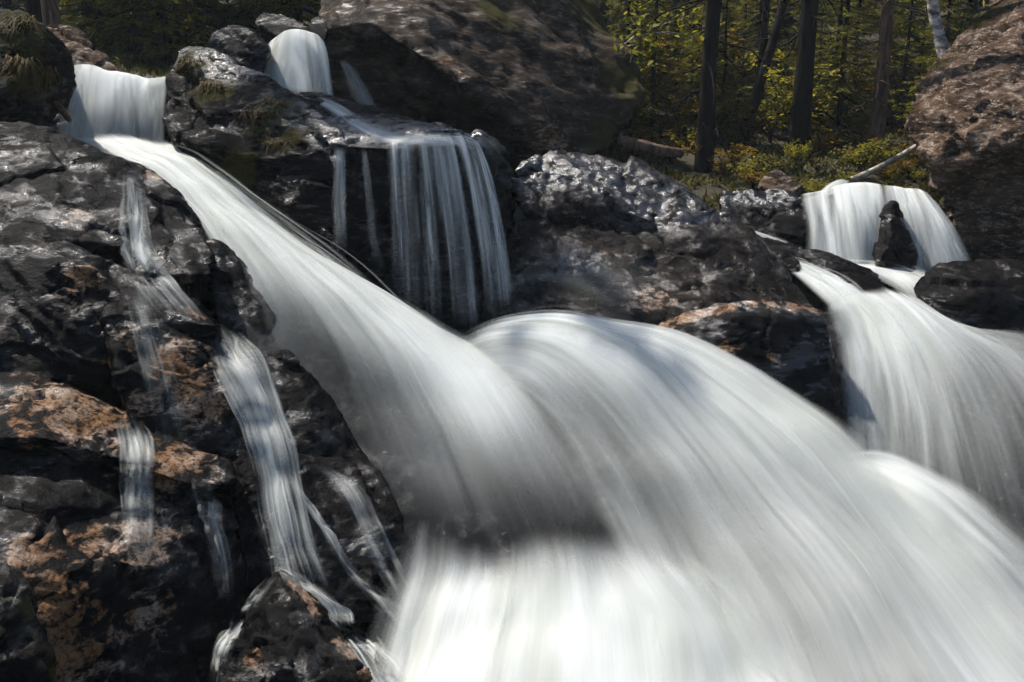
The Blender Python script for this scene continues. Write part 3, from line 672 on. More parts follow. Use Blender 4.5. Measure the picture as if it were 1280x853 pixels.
water('waterfall', 'main white cascade sweeping diagonally from the upper left fall down to the centre', A, 100, 150, 2, .04, .03, 150, .018, .4, .13, .12, .05, .05, seed=2, halo=.38, lump=.03, smax=.68)
water('waterfall', 'swollen white mound of water rolling from the centre down to the lower right', B, 100, 140, 2, .05, .03, 110, .02, .4, .16, .16, .10, .08, seed=5, halo=.36, lump=.035, smax=.62)
water('waterfall', 'bright white plume boiling at the bottom centre', C, 90, 90, 2, .07, .06, 120, .02, .5, .10, .02, .36, .08, seed=7, halo=.45, hgap=.10, lump=.07)
water('waterfall', 'white surge below the right fall running out of the lower right corner', D, 70, 90, 2, .06, .06, 80, .02, .5, .08, .04, .15, .12, seed=9, halo=.34, lump=.06)
water('waterfall', 'wide fan of white water falling on the right below the rounded boulder', RC, 90, 110, 2, .05, .04, 240, .018, .6, .08, .12, .04, .06, seed=11, halo=.22, brk=.25, bu=5)
water('waterfall', 'broad white curtain pouring over the lip at the upper left',
      [[(92,86,12.9,.2),(86,88,12.5,.6),(76,130,12.15,.8),(64,190,11.9,.6)],
       [(104,86,13.0,.4),(106,90,12.6,1),(99,130,12.2,1),(98,192,11.9,.9)],
       [(134,94,13.0,.5),(132,97,12.6,1.1),(130,135,12.2,1.05),(130,196,11.9,.9)],
       [(160,96,13.0,.5),(160,98,12.6,1.1),(162,135,12.2,.72),(163,198,11.9,.6)],
       [(188,100,13.0,.5),(188,102,12.6,1.05),(189,135,12.2,.95),(192,200,11.9,.8)],
       [(210,98,13.0,.4),(211,100,12.6,.85),(208,135,12.2,.8),(207,202,11.9,.6)]], 80, 70, 2, .04, .05, 140, .014, .5, .05, .06, .12, .05, seed=13, brk=.18, bu=4)
water('waterfall', 'small white fall between the ridge boulder and the great boulder',
      [[(348,56,14.2,.3),(338,58,14.0,.7),(330,85,13.6,.9),(322,108,13.3,.5)],
       [(360,48,14.2,.6),(356,46,14.0,1),(348,80,13.5,1),(345,118,13.2,.7)],
       [(372,46,14.2,.6),(372,43,14.0,1.1),(374,80,13.5,1),(378,126,13.1,.8)],
       [(388,48,14.2,.6),(394,48,14.0,1),(402,85,13.5,.8),(408,132,13.1,.6)],
       [(396,54,14.2,.1),(402,56,14.0,.6),(412,90,13.5,.5),(418,138,13.1,.3)]], 60, 60, 2, .04, .03, 160, .012, .5, .04, .12, .05, .08, seed=17, brk=.4, bu=7, uscale=1.5)
water('waterfall', 'silky curtain of separate white threads falling off the middle ledge rock',
      [[(478,182,10.7,.2),(482,190,10.35,.2),(486,260,10.2,.10),(488,330,10.1,.05),(488,400,10.0,0)],
       [(500,176,10.8,.6),(502,184,10.35,.28),(506,250,10.15,.12),(512,320,10.0,.10),(516,400,9.9,.03)],
       [(530,174,10.8,.9),(536,180,10.35,.65),(544,250,10.1,.28),(552,320,9.95,.14),(558,410,9.8,.05)],
       [(556,173,10.8,1),(566,178,10.35,.8),(582,250,10.05,.36),(592,320,9.85,.18),(600,410,9.7,.08)],
       [(572,173,10.8,.9),(588,178,10.4,.8),(608,240,10.05,.36),(622,310,9.8,.2),(632,385,9.65,.10)],
       [(582,175,10.8,.3),(600,184,10.45,.4),(622,245,10.1,.2),(637,310,9.85,.12),(648,380,9.7,.05)]], 90, 90, 1, .04, .03, 130, .010, 4.0, .06, .10, .06, .06, seed=19, uscale=2.0, brk=.9, bu=9, bv=.25)
for i, (a, ds, wd, lab) in enumerate([
    ([(424,184,10.7),(424,220,10.55),(425,270,10.4),(427,320,10.2)], .55, 9, 'thin white ribbon dropping off the left end of the middle ledge rock'),
    ([(455,186,10.6),(460,230,10.5),(466,290,10.4),(476,340,10.2)], .30, 5, 'faint thread of water on the dark face of the middle ledge rock')]):
    water('waterfall', lab, [[(x - wd, y, Y, ds * (1 - .25 * k)) for k, (x, y, Y) in enumerate(a)], [(x, y, Y - .03, ds * 1.2 * (1 - .25 * k)) for k, (x, y, Y) in enumerate(a)], [(x + wd, y, Y, ds * (1 - .25 * k)) for k, (x, y, Y) in enumerate(a)]],
          16, 50, 1, .02, .01, 40, .006, .9, .03, .35, .06, .45, seed=23 + i, uscale=3)
water('waterfall', 'thin blue white veil sliding down the shaded side of the great boulder',
      [[(420,72,15.3,.1),(436,110,15.1,.14),(455,150,14.9,.05)], [(430,74,15.25,.32),(450,112,15.05,.32),(472,158,14.8,.12)], [(440,78,15.25,.1),(462,115,15.05,.14),(486,160,14.8,.05)]], 30, 50, 1, .02, .02, 30, .02, .5, .05, .2, .1, .2, seed=27)
water('waterfall', 'white film of water running along the top of the middle ledge rock',
      [[(372,116,None,.6),(410,142,None,.7),(440,166,None,.5),(470,182,None,.4),(520,182,None,.5),(580,182,None,.6)],
       [(385,114,None,.7),(420,138,None,.8),(455,160,None,.6),(490,174,None,.55),(540,174,None,.7),(592,178,None,.7)],
       [(398,118,None,.5),(435,138,None,.5),(470,158,None,.35),(510,166,None,.3),(560,167,None,.4),(600,172,None,.4)]], 30, 80, 1, .03, .015, 40, .010, .6, .02, .10, .25, .35, seed=29, uscale=2, lift=.04)
water('waterfall', 'faint streaks of water skimming the dark apron of the silver boulder',
      [[(610,392,None,.0),(650,372,None,.05),(700,380,None,.06),(760,404,None,.03)], [(622,372,None,.10),(665,345,None,.07),(730,352,None,.08),(795,398,None,.08)], [(640,350,None,.06),(690,322,None,.05),(760,330,None,.05),(830,372,None,.03)], [(660,330,None,0),(720,310,None,.02),(800,322,None,.02),(850,352,None,0)]],
      40, 70, 1, .02, .01, 80, .005, .9, .03, .25, .2, .3, seed=61, uscale=2)
# right hand falls
water('waterfall', 'upper right white fall spilling over a rock step below the forest',
      [[(1006,250,13.7,.3),(1000,250,13.45,.5),(1006,285,13.0,.5),(1004,335,12.6,.4)],
       [(1032,240,13.7,.5),(1030,243,13.45,.85),(1036,285,12.95,.75),(1040,340,12.5,.7)],
       [(1062,232,13.7,.6),(1060,236,13.45,.95),(1068,280,12.9,.75),(1074,344,12.45,.75)],
       [(1096,233,13.7,.6),(1096,238,13.45,.9),(1100,280,12.95,.5),(1100,348,12.5,.5)],
       [(1128,236,13.7,.6),(1132,240,13.45,.95),(1146,280,12.9,.75),(1160,350,12.4,.7)],
       [(1146,238,13.7,.5),(1152,244,13.45,.8),(1174,285,12.9,.65),(1192,350,12.4,.5)],
       [(1152,240,13.7,.1),(1164,250,13.45,.25),(1196,290,12.95,.2),(1228,350,12.5,.05)]], 90, 70, 2, .04, .03, 300, .012, .6, .05, .04, .05, .05, seed=31, brk=.75, bu=6, bv=.4, uscale=1.3)
water('waterfall', 'little white spill beside the pale stone above the upper right fall',
      [[(1040,228,14.2,.3),(1026,238,14.0,.5),(1022,250,13.8,.2)], [(1052,224,14.2,.7),(1042,234,14.0,.8),(1038,246,13.8,.4)], [(1064,226,14.2,.3),(1058,236,14.0,.6),(1056,246,13.8,.3)]], 24, 30, 1, .02, .02, 40, .01, .6, .02, .1, .1, .15, seed=33)
water('stream_water', 'white churned water at the foot of the upper right fall',
      [[(1000,322,12.55,.3),(1040,336,12.2,.5),(1085,345,12.05,.5),(1120,362,11.6,.5),(1135,382,11.2,.2)],
       [(1010,328,12.6,.6),(1060,332,12.45,.95),(1110,340,12.25,.95),(1140,356,11.8,.9),(1150,380,11.4,.4)],
       [(1030,322,12.7,.3),(1090,328,12.6,.6),(1150,338,12.4,.6),(1172,348,12.0,.3),(1165,372,11.5,.1)]], 40, 60, 2, .03, .03, 60, .015, .5, .04, .1, .05, .15, seed=35, cat='stream')
water('stream_water', 'smooth white chute sliding between the silver boulder and the long low rock',
      [[(960,322,12.0,.5),(985,340,11.7,.8),(1010,362,11.3,.9),(1040,390,10.8,.6)], [(978,322,12.0,.7),(1010,336,11.75,1),(1045,358,11.4,1.05),(1080,395,10.9,.8)], [(992,324,12.0,.4),(1030,338,11.8,.7),(1068,358,11.5,.8),(1100,392,11.0,.5)]], 40, 60, 2, .03, .03, 80, .015, .5, .04, .05, .06, .15, seed=37, cat='stream')
water('stream_water', 'narrow shiny run of water under the flat ledge',
      [[(912,286,12.7,.2),(930,296,12.5,.4),(965,310,12.2,.2)], [(918,282,12.75,.5),(945,292,12.5,.6),(980,306,12.3,.3)], [(930,284,12.8,.2),(960,294,12.6,.3),(990,304,12.4,.1)]], 24, 40, 1, .02, .02, 30, .01, .6, .02, .1, .1, .2, seed=39, cat='stream')
# trickles on the left rock face: widths in pixels along a path on the rock
def trickle(label, path, seed, dens=.5, n=40, lift=.05, sw=.012, layers=1):
    """a veil lying against the rock: path of (px, py, half width px, density)"""
    pts = cr(np.array([[x, y, 0, wd, dd] for (x, y, wd, dd) in path]), 16)
    dep = np.array([on_rock(x, y, lift).y for x, y in pts[:, :2]])
    for _ in range(2):
        pad = np.pad(dep, 1, mode='edge'); dep = np.minimum(dep, (pad[:-2] + pad[1:-1] + pad[2:]) / 3)
    lanes = []
    for k in np.linspace(-1, 1, 5):
        lane = []
        for (x, y, _, wd, dd), Yd in zip(pts, dep):
            here = on_rock(x + k * wd, y, lift).y
            yy = Yd + np.clip(here - Yd, -.12, .08)
            lane.append((x + k * wd, y, yy, max(dd, 0) * dens * .78 * (1 - .35 * abs(k))))
        lanes.append(lane)
    return water('waterfall', label, lanes, 34, 90, layers, .03, .012, int(n * 1.3), sw * .40, 1.0, .03, .30, .32, .5, seed=seed, lift=lift, uscale=2.6, brk=.75, bu=16, bv=1.3)
trickle('thin veil dropping from the upper slab of the left rock face', [(160,205,8,.2),(166,228,14,.5),(168,250,18,.8),(170,290,22,.8),(178,325,26,.9),(195,355,32,1),(222,388,34,.5),(236,405,30,.2)], 41, .62, 90)
trickle('faint veil over the middle steps of the left rock face', [(168,350,16,.5),(176,385,20,.7),(188,430,24,.6),(200,470,26,.5),(210,520,28,.3),(216,560,28,.15)], 42, .34, 60)
trickle('white side stream plunging beside the left rock face toward the peaked rock', [(272,402,14,.5),(282,425,34,.9),(300,460,42,1.0),(318,500,38,1.15),(334,545,36,1.2),(345,590,34,1),(354,640,36,.8),(366,690,36,.7),(380,735,44,.5)], 43, .72, 160, .10, .014, 2)
trickle('pale veil falling from the tan ledge at lower left', [(160,510,14,.2),(166,535,24,.7),(172,560,26,1),(173,600,24,.8),(174,650,24,.55),(172,690,18,.3),(170,720,12,.1)], 44, .5, 90)
trickle('narrow trickle falling right of the tan ledge at lower left', [(246,590,12,.4),(256,615,16,.8),(268,660,16,.7),(277,700,14,.5),(284,750,10,.2)], 45, .42, 50)
trickle('short white spurt in a notch of the left rock face', [(226,338,9,.5),(236,360,10,1),(244,390,9,.5)], 46, .6, 30)
trickle('thin bright line of water crossing the dark slab', [(345,580,4,.4),(368,610,6,.8),(392,642,7,1),(412,672,7,.9),(428,700,8,.9),(452,728,12,.7),(480,755,16,.5),(500,780,18,.3)], 47, .6, 50)
trickle('forked wisps of water on the dark slab beside the bottom plume', [(392,580,10,.4),(415,592,16,.7),(437,612,20,.8),(455,645,20,.8),(472,685,22,.6),(492,720,22,.4),(508,750,18,.2)], 48, .42, 70)
trickle('white sheet pouring down the right side of the peaked rock', [(348,712,8,.6),(375,728,18,1.1),(405,755,26,1.1),(440,795,32,1.1),(470,835,40,1.1),(500,880,50,1)], 49, .85, 120, .06, .014, 2)
trickle('white stream curling down the left side of the peaked rock', [(342,720,8,.5),(322,745,11,.9),(300,780,13,1),(280,812,13,1.1),(266,860,14,1)], 50, .6, 80)

# ------------------------------------------------------------------ forest
def prism(V, F, a, b, ra, rb, k=6):
    a = np.array(a, float); b = np.array(b, float); d = b - a; L = np.linalg.norm(d) + 1e-9; d /= L
    h = np.array([0, 0, 1.0]) if abs(d[2]) < .9 else np.array([1.0, 0, 0])
    u = np.cross(d, h); u /= np.linalg.norm(u); v = np.cross(d, u)
    base = len(V)
    for c, r in ((a, ra), (b, rb)):
        for i in range(k):
            t = 2 * math.pi * i / k; V.append(c + r * (math.cos(t) * u + math.sin(t) * v))
    for i in range(k): F.append((base + i, base + (i + 1) % k, base + k + (i + 1) % k, base + k + i))
def tube(V, F, pts, radii, k=7):
    """continuous tapered limb through pts"""
    pts = np.asarray(pts, float); base = len(V); n = len(pts)
    tan = np.gradient(pts, axis=0)
    u = None
    for i in range(n):
        d = tan[i] / (np.linalg.norm(tan[i]) + 1e-9)
        if u is None: u = np.cross(d, [0.3, 1, 0.2]);
        u = u - d * (u @ d); u /= np.linalg.norm(u) + 1e-9; v = np.cross(d, u)
        for j in range(k):
            t = 2 * math.pi * j / k; V.append(pts[i] + radii[i] * (math.cos(t) * u + math.sin(t) * v))
    for i in range(n - 1):
        for j in range(k):
            F.append((base + i*k + j, base + i*k + (j+1) % k, base + (i+1)*k + (j+1) % k, base + (i+1)*k + j))
    c = len(V); V.append(pts[-1])
    for j in range(k): F.append((base + (n-1)*k + j, base + (n-1)*k + (j+1) % k, c, c))
def mesh_quads(name, V, F):
    me = bpy.data.meshes.new(name)
    me.from_pydata([tuple(v) for v in V], [], [tuple(dict.fromkeys(f)) for f in F]); me.update()
    return me
def leaves_mesh(name, pos, axis, nrm, L, W):
    """kite shaped leaves, slightly folded along the midrib"""
    n = len(pos); side = np.cross(axis, nrm); side /= np.linalg.norm(side, axis=1, keepdims=True) + 1e-9
    up = np.cross(side, axis)
    L = L[:, None]; W = W[:, None]
    a = pos; b_ = pos + axis * L * .42 + side * W * .5 + up * W * .18; c = pos + axis * L; d = pos + axis * L * .42 - side * W * .5 + up * W * .18
    V = np.stack([a, b_, c, d], 1).reshape(-1, 3)
    F = np.arange(n * 4).reshape(n, 4)
    F = np.concatenate([F[:, [0, 1, 2]], F[:, [0, 2, 3]]])
    return mesh_np(name, V, F)
def unit(a): return a / (np.linalg.norm(a, axis=-1, keepdims=True) + 1e-9)

def conifer(H, h0, rad, nb, seed, tr=.16, twigs=0, bare=0):
    r = np.random.default_rng(seed); V, F = [], []
    zs = np.linspace(0, H, 12)
    wob = np.cumsum(r.normal(0, .02, (12, 2)), axis=0)
    pts = np.stack([wob[:, 0], wob[:, 1], zs], 1); pts[0, 2] = -0.4
    rr = tr * (1 - zs / H) ** .8 + .012; rr[0] *= 1.35
    tube(V, F, pts, rr, 9)
    Pp, Ax, Nn, LL, WW = [], [], [], [], []
    for i in range(nb):
        f = r.random() ** 1.25; z = h0 + (H - h0) * f
        ln = rad * (1 - f) ** .75 * (0.65 + .5 * r.random()) + .12
        th = r.random() * 2 * math.pi; out = np.array([math.cos(th), math.sin(th), 0])
        c = np.array([np.interp(z, zs, wob[:, 0]), np.interp(z, zs, wob[:, 1]), z])
        m = 7; t = np.linspace(0, 1, m)
        br = c + out * (ln * t)[:, None] + np.array([0, 0, 1]) * ((-.42 * t + .22 * t ** 2) * ln)[:, None]
        tube(V, F, br[[0, 2, 4, 6]], np.array([.022, .016, .010, .004]) * (0.5 + ln / rad), 4)
        k = int(26 * ln / rad) + 6
        tt = r.random(k) ** .7 * .92 + .08
        pos = np.stack([np.interp(tt, t, br[:, q]) for q in range(3)], 1)
        sd = np.cross(out, [0, 0, 1]); sgn = r.choice([-1, 1], k)
        ax = unit(out * .75 + sd * (sgn * (.5 + .6 * r.random(k)))[:, None] + np.stack([r.normal(0, .15, k), r.normal(0, .15, k), -.15 - .5 * r.random(k)], 1))
        l = (0.16 + .30 * r.random(k)) * (1.15 - .6 * tt) * (0.6 + .5 * ln / rad)
        for q in range(3):                    # each twig: three narrow sprays side by side
            Pp.append(pos + ax * (l * .25 * q)[:, None]); Ax.append(unit(ax + r.normal(0, .28, (k, 3)))); Nn.append(unit(np.stack([r.normal(0, .5, k), r.normal(0, .5, k), np.ones(k)], 1)))
            LL.append(l * .75); WW.append(.028 + .03 * r.random(k))
    for i in range(bare):                     # dead lower branches
        z = .6 + (h0 + 1.5) * r.random(); th = r.random() * 6.28; ln = .35 + 1.3 * r.random()
        out = np.array([math.cos(th), math.sin(th), 0]); c = np.array([0, 0, z]); t = np.linspace(0, 1, 5)
        br = c + out * (ln * t)[:, None] + np.array([0, 0, -.5]) * (t ** 1.6 * ln)[:, None] + r.normal(0, .03, (5, 3))
        tube(V, F, br, np.linspace(.02, .004, 5), 4)
        for _ in range(3):
            j = r.integers(1, 4); e = br[j] + out * .15 + r.normal(0, .16, 3) - [0, 0, .18]
            tube(V, F, [br[j], (br[j] + e) / 2 + r.normal(0, .02, 3), e], [.006, .004, .002], 3)
    wood = mesh_quads('trunk', V, F)
    crown = leaves_mesh('crown', np.concatenate(Pp), np.concatenate(Ax), np.concatenate(Nn), np.concatenate(LL), np.concatenate(WW))
    return wood, crown

def shrub(h, spread, nst, nl, ll, seed):
    r = np.random.default_rng(seed); V, F = [], []; Pp, Ax, Nn, LL, WW = [], [], [], [], []
    for i in range(nst):
        th = r.random() * 6.28; ln = h * (.55 + .6 * r.random()); out = np.array([math.cos(th), math.sin(th), 0]) * spread * (.3 + .8 * r.random())
        t = np.linspace(0, 1, 7)
        br = np.stack([out[0] * t ** 1.5, out[1] * t ** 1.5, ln * (t - .18 * t ** 3)], 1) + r.normal(0, .02, (7, 3)) * t[:, None]
        br[0, 2] = -.15
        tube(V, F, br, np.linspace(.014, .003, 7), 4)
        for s_ in range(5):
            t0 = .3 + .65 * r.random(); b0 = np.array([np.interp(t0, t, br[:, q]) for q in range(3)])
            dr = unit(np.append(r.normal(0, 1, 2), .25)); sl = (.25 + .3 * r.random()) * h * .5
            sub = b0 + dr * (sl * np.linspace(0, 1, 4))[:, None]; sub[:, 2] += -.12 * sl * np.linspace(0, 1, 4) ** 2
            tube(V, F, sub, np.linspace(.006, .002, 4), 3)
            k = nl // (nst * 5); tt = r.random(k) ** .8
            pos = b0 + dr * (sl * tt)[:, None] + r.normal(0, .025, (k, 3))
            sd = np.cross(dr, [0, 0, 1]); ax = unit(dr * .6 + sd * r.choice([-1, 1], k)[:, None] * .8 + r.normal(0, .3, (k, 3)) - [0, 0, .15])
            Pp.append(pos); Ax.append(ax); Nn.append(unit(np.stack([r.normal(0, .45, k), r.normal(0, .45, k), np.ones(k)], 1))); LL.append(ll * (.6 + .8 * r.random(k))); WW.append(ll * (.35 + .25 * r.random(k)))
    return mesh_quads('stem', V, F), leaves_mesh('leaves', np.concatenate(Pp), np.concatenate(Ax), np.concatenate(Nn), np.concatenate(LL), np.concatenate(WW))

def put(kind, meshes, mats, names, loc, rz, sc, label, cat, group=None, tilt=(0, 0)):
    e = empty(kind, loc); e.rotation_euler = (tilt[0], tilt[1], rz); e.scale = (sc, sc, sc)
    for me, m, nm in zip(meshes, mats, names):
        if not me.materials: me.materials.append(m)
        o = bpy.data.objects.new(nm, me); COL.objects.link(o); o.parent = e
    tag(e, label, cat, group); return e
def at_ground(px, Y, dz=0.0):
    x = (px - 640) / FPX * Y; c, sn = math.cos(PITCH), math.sin(PITCH)
    for _ in range(3):
        z = float(ground_z(x, Y)[0]); m = (z - CAMZ) / Y; v = (m * c + sn) / (c - m * sn); x = (px - 640) / FPX * Y / (c + v * sn)
    return Vector((x, Y, z + dz))

TALL = [conifer(15, 5.5, 1.7, 75, 200 + i, .17, bare=26) for i in range(2)]
HIGH = [conifer(16, 10.5, 1.2, 36, 220 + i, .112, bare=90) for i in range(2)]
FULL = [conifer(9, .5, 1.7, 120, 210 + i, .11, bare=6) for i in range(3)]
for k in (TALL, HIGH, FULL):
    for a, c in k:
        a.polygons.foreach_set('use_smooth', np.ones(len(a.polygons), bool))
TC = ('trunk', 'crown')
special = [
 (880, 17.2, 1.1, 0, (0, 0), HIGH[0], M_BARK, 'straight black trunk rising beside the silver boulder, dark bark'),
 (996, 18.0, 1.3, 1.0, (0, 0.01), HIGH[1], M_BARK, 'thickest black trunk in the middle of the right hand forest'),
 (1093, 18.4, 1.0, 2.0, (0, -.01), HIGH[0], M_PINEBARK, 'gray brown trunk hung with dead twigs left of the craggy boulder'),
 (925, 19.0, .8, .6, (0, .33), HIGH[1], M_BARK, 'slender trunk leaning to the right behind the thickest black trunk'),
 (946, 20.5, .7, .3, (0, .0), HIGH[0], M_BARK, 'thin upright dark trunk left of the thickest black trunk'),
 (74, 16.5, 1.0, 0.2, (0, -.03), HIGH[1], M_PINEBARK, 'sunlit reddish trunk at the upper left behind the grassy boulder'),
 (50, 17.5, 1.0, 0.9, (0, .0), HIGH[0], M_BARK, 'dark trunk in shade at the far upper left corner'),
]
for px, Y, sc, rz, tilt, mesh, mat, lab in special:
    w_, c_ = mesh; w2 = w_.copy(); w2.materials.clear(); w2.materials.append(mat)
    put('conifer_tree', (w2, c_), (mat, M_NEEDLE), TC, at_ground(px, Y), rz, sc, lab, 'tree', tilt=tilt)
r_ = np.random.default_rng(77)
n_t = 0
for band, (y0, y1, cnt) in enumerate(((23, 27, 12), (27, 34, 20), (34, 48, 52))):
    for i in range(cnt):
        Y = y0 + (y1 - y0) * r_.random(); px = -260 + 1800 * (i + r_.random()) / cnt
        if 420 < px < 700 and Y < 30: Y += 9
        tall = r_.random() < .3
        mesh = (TALL if tall else FULL)[r_.integers(0, 2 if tall else 3)]
        put('conifer_tree', mesh, (M_BARK, M_NEEDLE), TC, at_ground(px, Y), r_.random() * 6.28, .8 + .5 * r_.random(),
            'dark conifer among many in the shady forest behind the falls', 'tree', 'conifers in the forest behind the falls', (r_.normal(0, .02), r_.normal(0, .02)))
for i in range(20):
    px = 770 + 420 * (i + r_.random()) / 20; Y = 18.6 + 4.5 * r_.random()
    put('young_spruce', FULL[r_.integers(0, 3)], (M_BARK, M_NEEDLE), TC, at_ground(px, Y), r_.random() * 6.28, .28 + .34 * r_.random(),
        'young spruce among the bushes of the right hand forest edge', 'tree', 'young spruces at the forest edge')
SH = [shrub(1.3, .8, 9, 1100, .085, 300 + i) for i in range(3)]
SMALL = [shrub(.5, .45, 9, 600, .06, 310 + i) for i in range(2)]
for i in range(24):
    px = 775 + 400 * (i + r_.random()) / 24; Y = 18.6 + 5 * r_.random()
    aut = r_.random() < .3
    mesh = SH[r_.integers(0, 3)]
    if aut: mesh = (mesh[0], mesh[1].copy()); mesh[1].materials.clear()
    put('bush', mesh, (M_BARK, M_AUT if aut else M_LEAF), ('stem', 'leaves'), at_ground(px, Y), r_.random() * 6.28, .7 + .95 * r_.random(),
        'ochre leaved bush on the slope of the right hand forest' if aut else 'yellow green bush on the slope of the right hand forest', 'bush', 'ochre bushes on the forest slope' if aut else 'green bushes on the forest slope')
for i in range(22):
    px = 770 + 390 * r_.random(); Y = 15.4 + 4.5 * r_.random() ** 1.3
    mesh = SMALL[r_.integers(0, 2)]; aut = r_.random() < .5
    if aut: mesh = (mesh[0], mesh[1].copy()); mesh[1].materials.clear()
    put('low_plant', mesh, (M_BARK, M_AUT if aut else M_LEAF), ('stem', 'leaves'), at_ground(px, Y), r_.random() * 6.28, .6 + .6 * r_.random(),
        'low ochre plant on the forest floor behind the right hand falls' if aut else 'low green plant on the forest floor behind the right hand falls', 'plant', 'low ochre plants on the forest floor' if aut else 'low green plants on the forest floor')
for i in range(9):
    px = 95 + 280 * (i + r_.random()) / 9; Y = 20 + 4 * r_.random()
    put('conifer_tree', FULL[r_.integers(0, 3)], (M_BARK, M_NEEDLE), TC, at_ground(px, Y), r_.random() * 6.28, .5 + .5 * r_.random(),
        'dark bushy conifer in the shade behind the upper left falls', 'tree', 'conifers behind the upper left falls')
for i in range(3):
    px = 100 + 300 * (i + r_.random()) / 3; Y = 19 + 6 * r_.random()
    put('bush', SH[r_.integers(0, 3)], (M_BARK, M_LEAF), ('stem', 'leaves'), at_ground(px, Y), r_.random() * 6.28, .5 + .5 * r_.random(),
        'green bush in the shade behind the upper left falls', 'bush', 'bushes behind the upper left falls')
for i in range(16):
    px = 1000 + 170 * r_.random(); Y = 14.6 + 1.0 * r_.random()
    put('low_plant', SMALL[r_.integers(0, 2)], (M_BARK, M_LEAF), ('stem', 'leaves'), at_ground(px, Y), r_.random() * 6.28, .3 + .35 * r_.random(),
        'small green plant on the bank just above the upper right fall', 'plant', 'small plants on the bank above the upper right fall')
# birch on the craggy boulder
def bent_trunk(kind, pts, radii, mat, label, cat, k=8):
    V, F = [], []; tube(V, F, cr(np.array([[*p] for p in pts]), 24), np.interp(np.linspace(0, 1, 24), np.linspace(0, 1, len(radii)), radii), k)
    o = link(kind, mesh_quads(kind, V, F), mat); tag(o, label, cat); return o
bt = bent_trunk('birch_tree', [P(1186,100,16.6), P(1178,60,16.8), P(1168,20,16.9), P(1163,-40,17.0), P(1168,-160,17.2), P(1160,-330,17.3)], [.11,.09,.085,.08,.07,.04], M_BIRCH, 'pale spotted birch trunk growing behind the craggy boulder', 'tree')
bent_trunk('fallen_branch', [P(1062,226,15.0), P(1090,214,15.1), P(1120,198,15.2), P(1147,183,15.3)], [.05,.05,.045,.05], M_DEAD, 'bleached fallen branch lying above the upper right fall', 'branch')
bent_trunk('mossy_log', [P(772,176,16.2), P(800,182,16.2), P(825,188,16.2), P(852,192,16.3)], [.10,.10,.09,.08], M_PINEBARK, 'short brown fallen log between great boulder and black trunk', 'log')
bent_trunk('broken_branch', [P(86,150,10.9), P(78,138,10.6), P(70,129,10.4)], [.03,.035,.03], M_PINEBARK, 'reddish broken branch stub beside the upper left fall', 'branch')
# leafy sapling right of the great boulder
def sapling():
    r = np.random.default_rng(5); V, F = [], []; Pp, Ax, Nn, LL, WW = [], [], [], [], []
    o0 = P(778, 190, 17.6)
    arms = [[(778,190,17.6),(774,120,17.6),(776,60,17.5),(800,45,17.3),(835,40,17.2),(872,47,17.1)], [(776,60,17.5),(800,40,17.4),(830,30,17.3),(862,20,17.2)], [(774,120,17.6),(790,70,17.4),(800,30,17.5),(790,10,17.6)], [(776,60,17.5),(815,52,17.2),(812,62,17.1)]]
    for j, a in enumerate(arms):
        pts = cr(np.array([[*P(*q)] for q in a]), 14) - np.array(o0)
        tube(V, F, pts, np.linspace(.03 if j == 0 else .014, .004, 14), 5)
        k = 90; ii = r.integers(5, 14, k); pos = pts[ii] + r.normal(0, .09, (k, 3))
        Pp.append(pos); Ax.append(unit(r.normal(0, 1, (k, 3)) + [.3, 0, -.2])); Nn.append(unit(np.stack([r.normal(0, .5, k), r.normal(0, .5, k), np.ones(k)], 1))); LL.append(.08 + .08 * r.random(k)); WW.append(.05 + .05 * r.random(k))
    return o0, mesh_quads('stem', V, F), leaves_mesh('leaves', np.concatenate(Pp), np.concatenate(Ax), np.concatenate(Nn), np.concatenate(LL), np.concatenate(WW))
o0, ms, ml = sapling()
put('sapling', (ms, ml), (M_DEAD, M_LEAF), ('stem', 'leaves'), o0, 0, 1, 'sunlit sapling with pale arching branches right of the great boulder', 'sapling')
# grass tufts on the rocks
def tuft(px, py, n, ln, label, seed, hang=.8):
    r = np.random.default_rng(seed); c = on_rock(px, py, 0.0)
    V, F = [], []
    tube(V, F, [[-.12, 0, -.03], [0, 0, .0], [.12, 0, -.03]], [.015, .02, .015], 5)
    for i in range(n):
        b0 = np.clip(r.normal(0, .09, 3), -.11, .11) * [1.0, .5, .4]; d = unit(np.array([r.normal(0, .5), -.7 + r.normal(0, .3), .5 + r.normal(0, .3)]))
        L = ln * (.5 + .8 * r.random()); side = unit(np.cross(d, [0, 0, 1])) * .007
        t = np.linspace(0, 1, 6); pts = b0 + d * (L * t)[:, None] - np.array([0, 0, 1]) * (hang * L * t ** 2)[:, None]
        base = len(V)
        for k in range(6):
            w_ = 1 - t[k] * .9; V.append(pts[k] - side * w_); V.append(pts[k] + side * w_)
        for k in range(5): F.append((base + 2*k, base + 2*k+1, base + 2*k+3, base + 2*k+2))
    o = link('grass_tuft', mesh_quads('grass_tuft', V, F), M_GRASS); o.location = c
    tag(o, label, 'grass'); return o
tuft(28, 28, 128, 0.217, 'tuft of dry grass on the crest of the grassy boulder', 1)
tuft(28, 78, 136, 0.198, 'ochre hanging grass tuft on the left face of the grassy boulder', 2, 1.3)
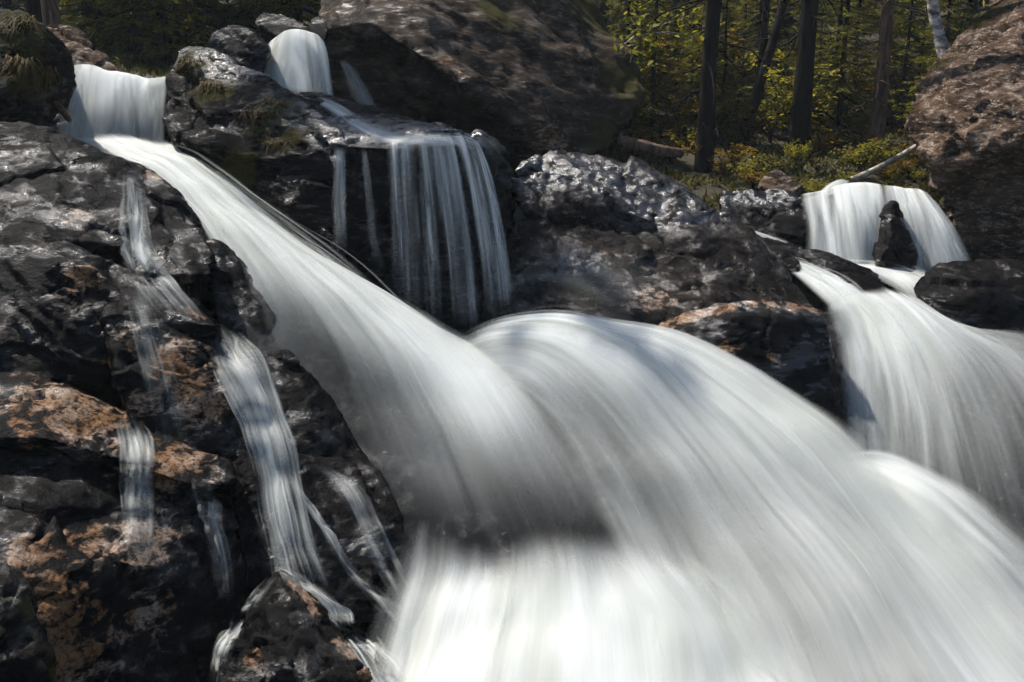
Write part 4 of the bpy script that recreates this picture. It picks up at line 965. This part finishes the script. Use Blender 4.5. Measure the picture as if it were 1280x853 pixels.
tuft(52, 90, 120, 0.174, 'ochre hanging grass tuft nearest the water on the grassy boulder', 3, 1.3)
tuft(264, 108, 96, 0.186, 'green brown tuft high on the ridge boulder', 4, 1.2)
tuft(236, 78, 72, 0.136, 'small mossy tuft at the top left of the ridge boulder', 5)
tuft(317, 140, 48, 0.211, 'thin straw coloured tuft hanging in the middle of the ridge boulder', 6, 1.4)
tuft(346, 130, 64, 0.124, 'green tuft near the wet edge of the ridge boulder', 7)
tuft(350, 178, 32, 0.155, 'straw wisp low on the ridge boulder', 8, 1.3)
# ground cover of leaf litter and moss sprigs
def cover():
    r = np.random.default_rng(9); n = 34000
    Y = 14.1 + 12 * r.random(n) ** 1.6; px = 60 + 1260 * r.random(n); x = (px - 640) / FPX * Y
    keep = (perlin(np.stack([x * .8, Y * .8, x * 0], 1), 3) > -.12); x, Y = x[keep], Y[keep]; n = len(x)
    pos = np.stack([x, Y, ground_z(x, Y) - .005], 1)
    ax = unit(np.stack([r.normal(0, .6, n), r.normal(0, .6, n), .35 + .6 * r.random(n)], 1))
    return leaves_mesh('undergrowth', pos, ax, unit(r.normal(0, 1, (n, 3))), .07 + .13 * r.random(n), .03 + .035 * r.random(n))
cv = link('undergrowth', cover(), M_MOSSLEAF, smooth=False); tag(cv, 'moss, leaf litter and sprigs covering the forest floor', 'undergrowth', kind='stuff')

# ------------------------------------------------------------------ thin even scattering volume, added to lift the blacks
bpy.ops.mesh.primitive_cube_add(size=1, location=(0, 62, 22))
hz = bpy.context.object; hz.name = 'added_haze'; hz.data.name = 'added_haze'; hz.scale = (150, 160, 60)
hm, ht = new_mat('black_lift_air'); hb = NB(ht); ho = hb.n('ShaderNodeOutputMaterial'); pv = hb.n('ShaderNodeVolumePrincipled')
pv.inputs['Color'].default_value = (0.85, 0.93, 1.0, 1); pv.inputs['Density'].default_value = 0.0007; pv.inputs['Anisotropy'].default_value = 0.0
hb.l(pv.outputs[0], ho.inputs['Volume']); hz.data.materials.append(hm); tag(hz, kind='stuff')
SC.cycles.volume_bounces = 0
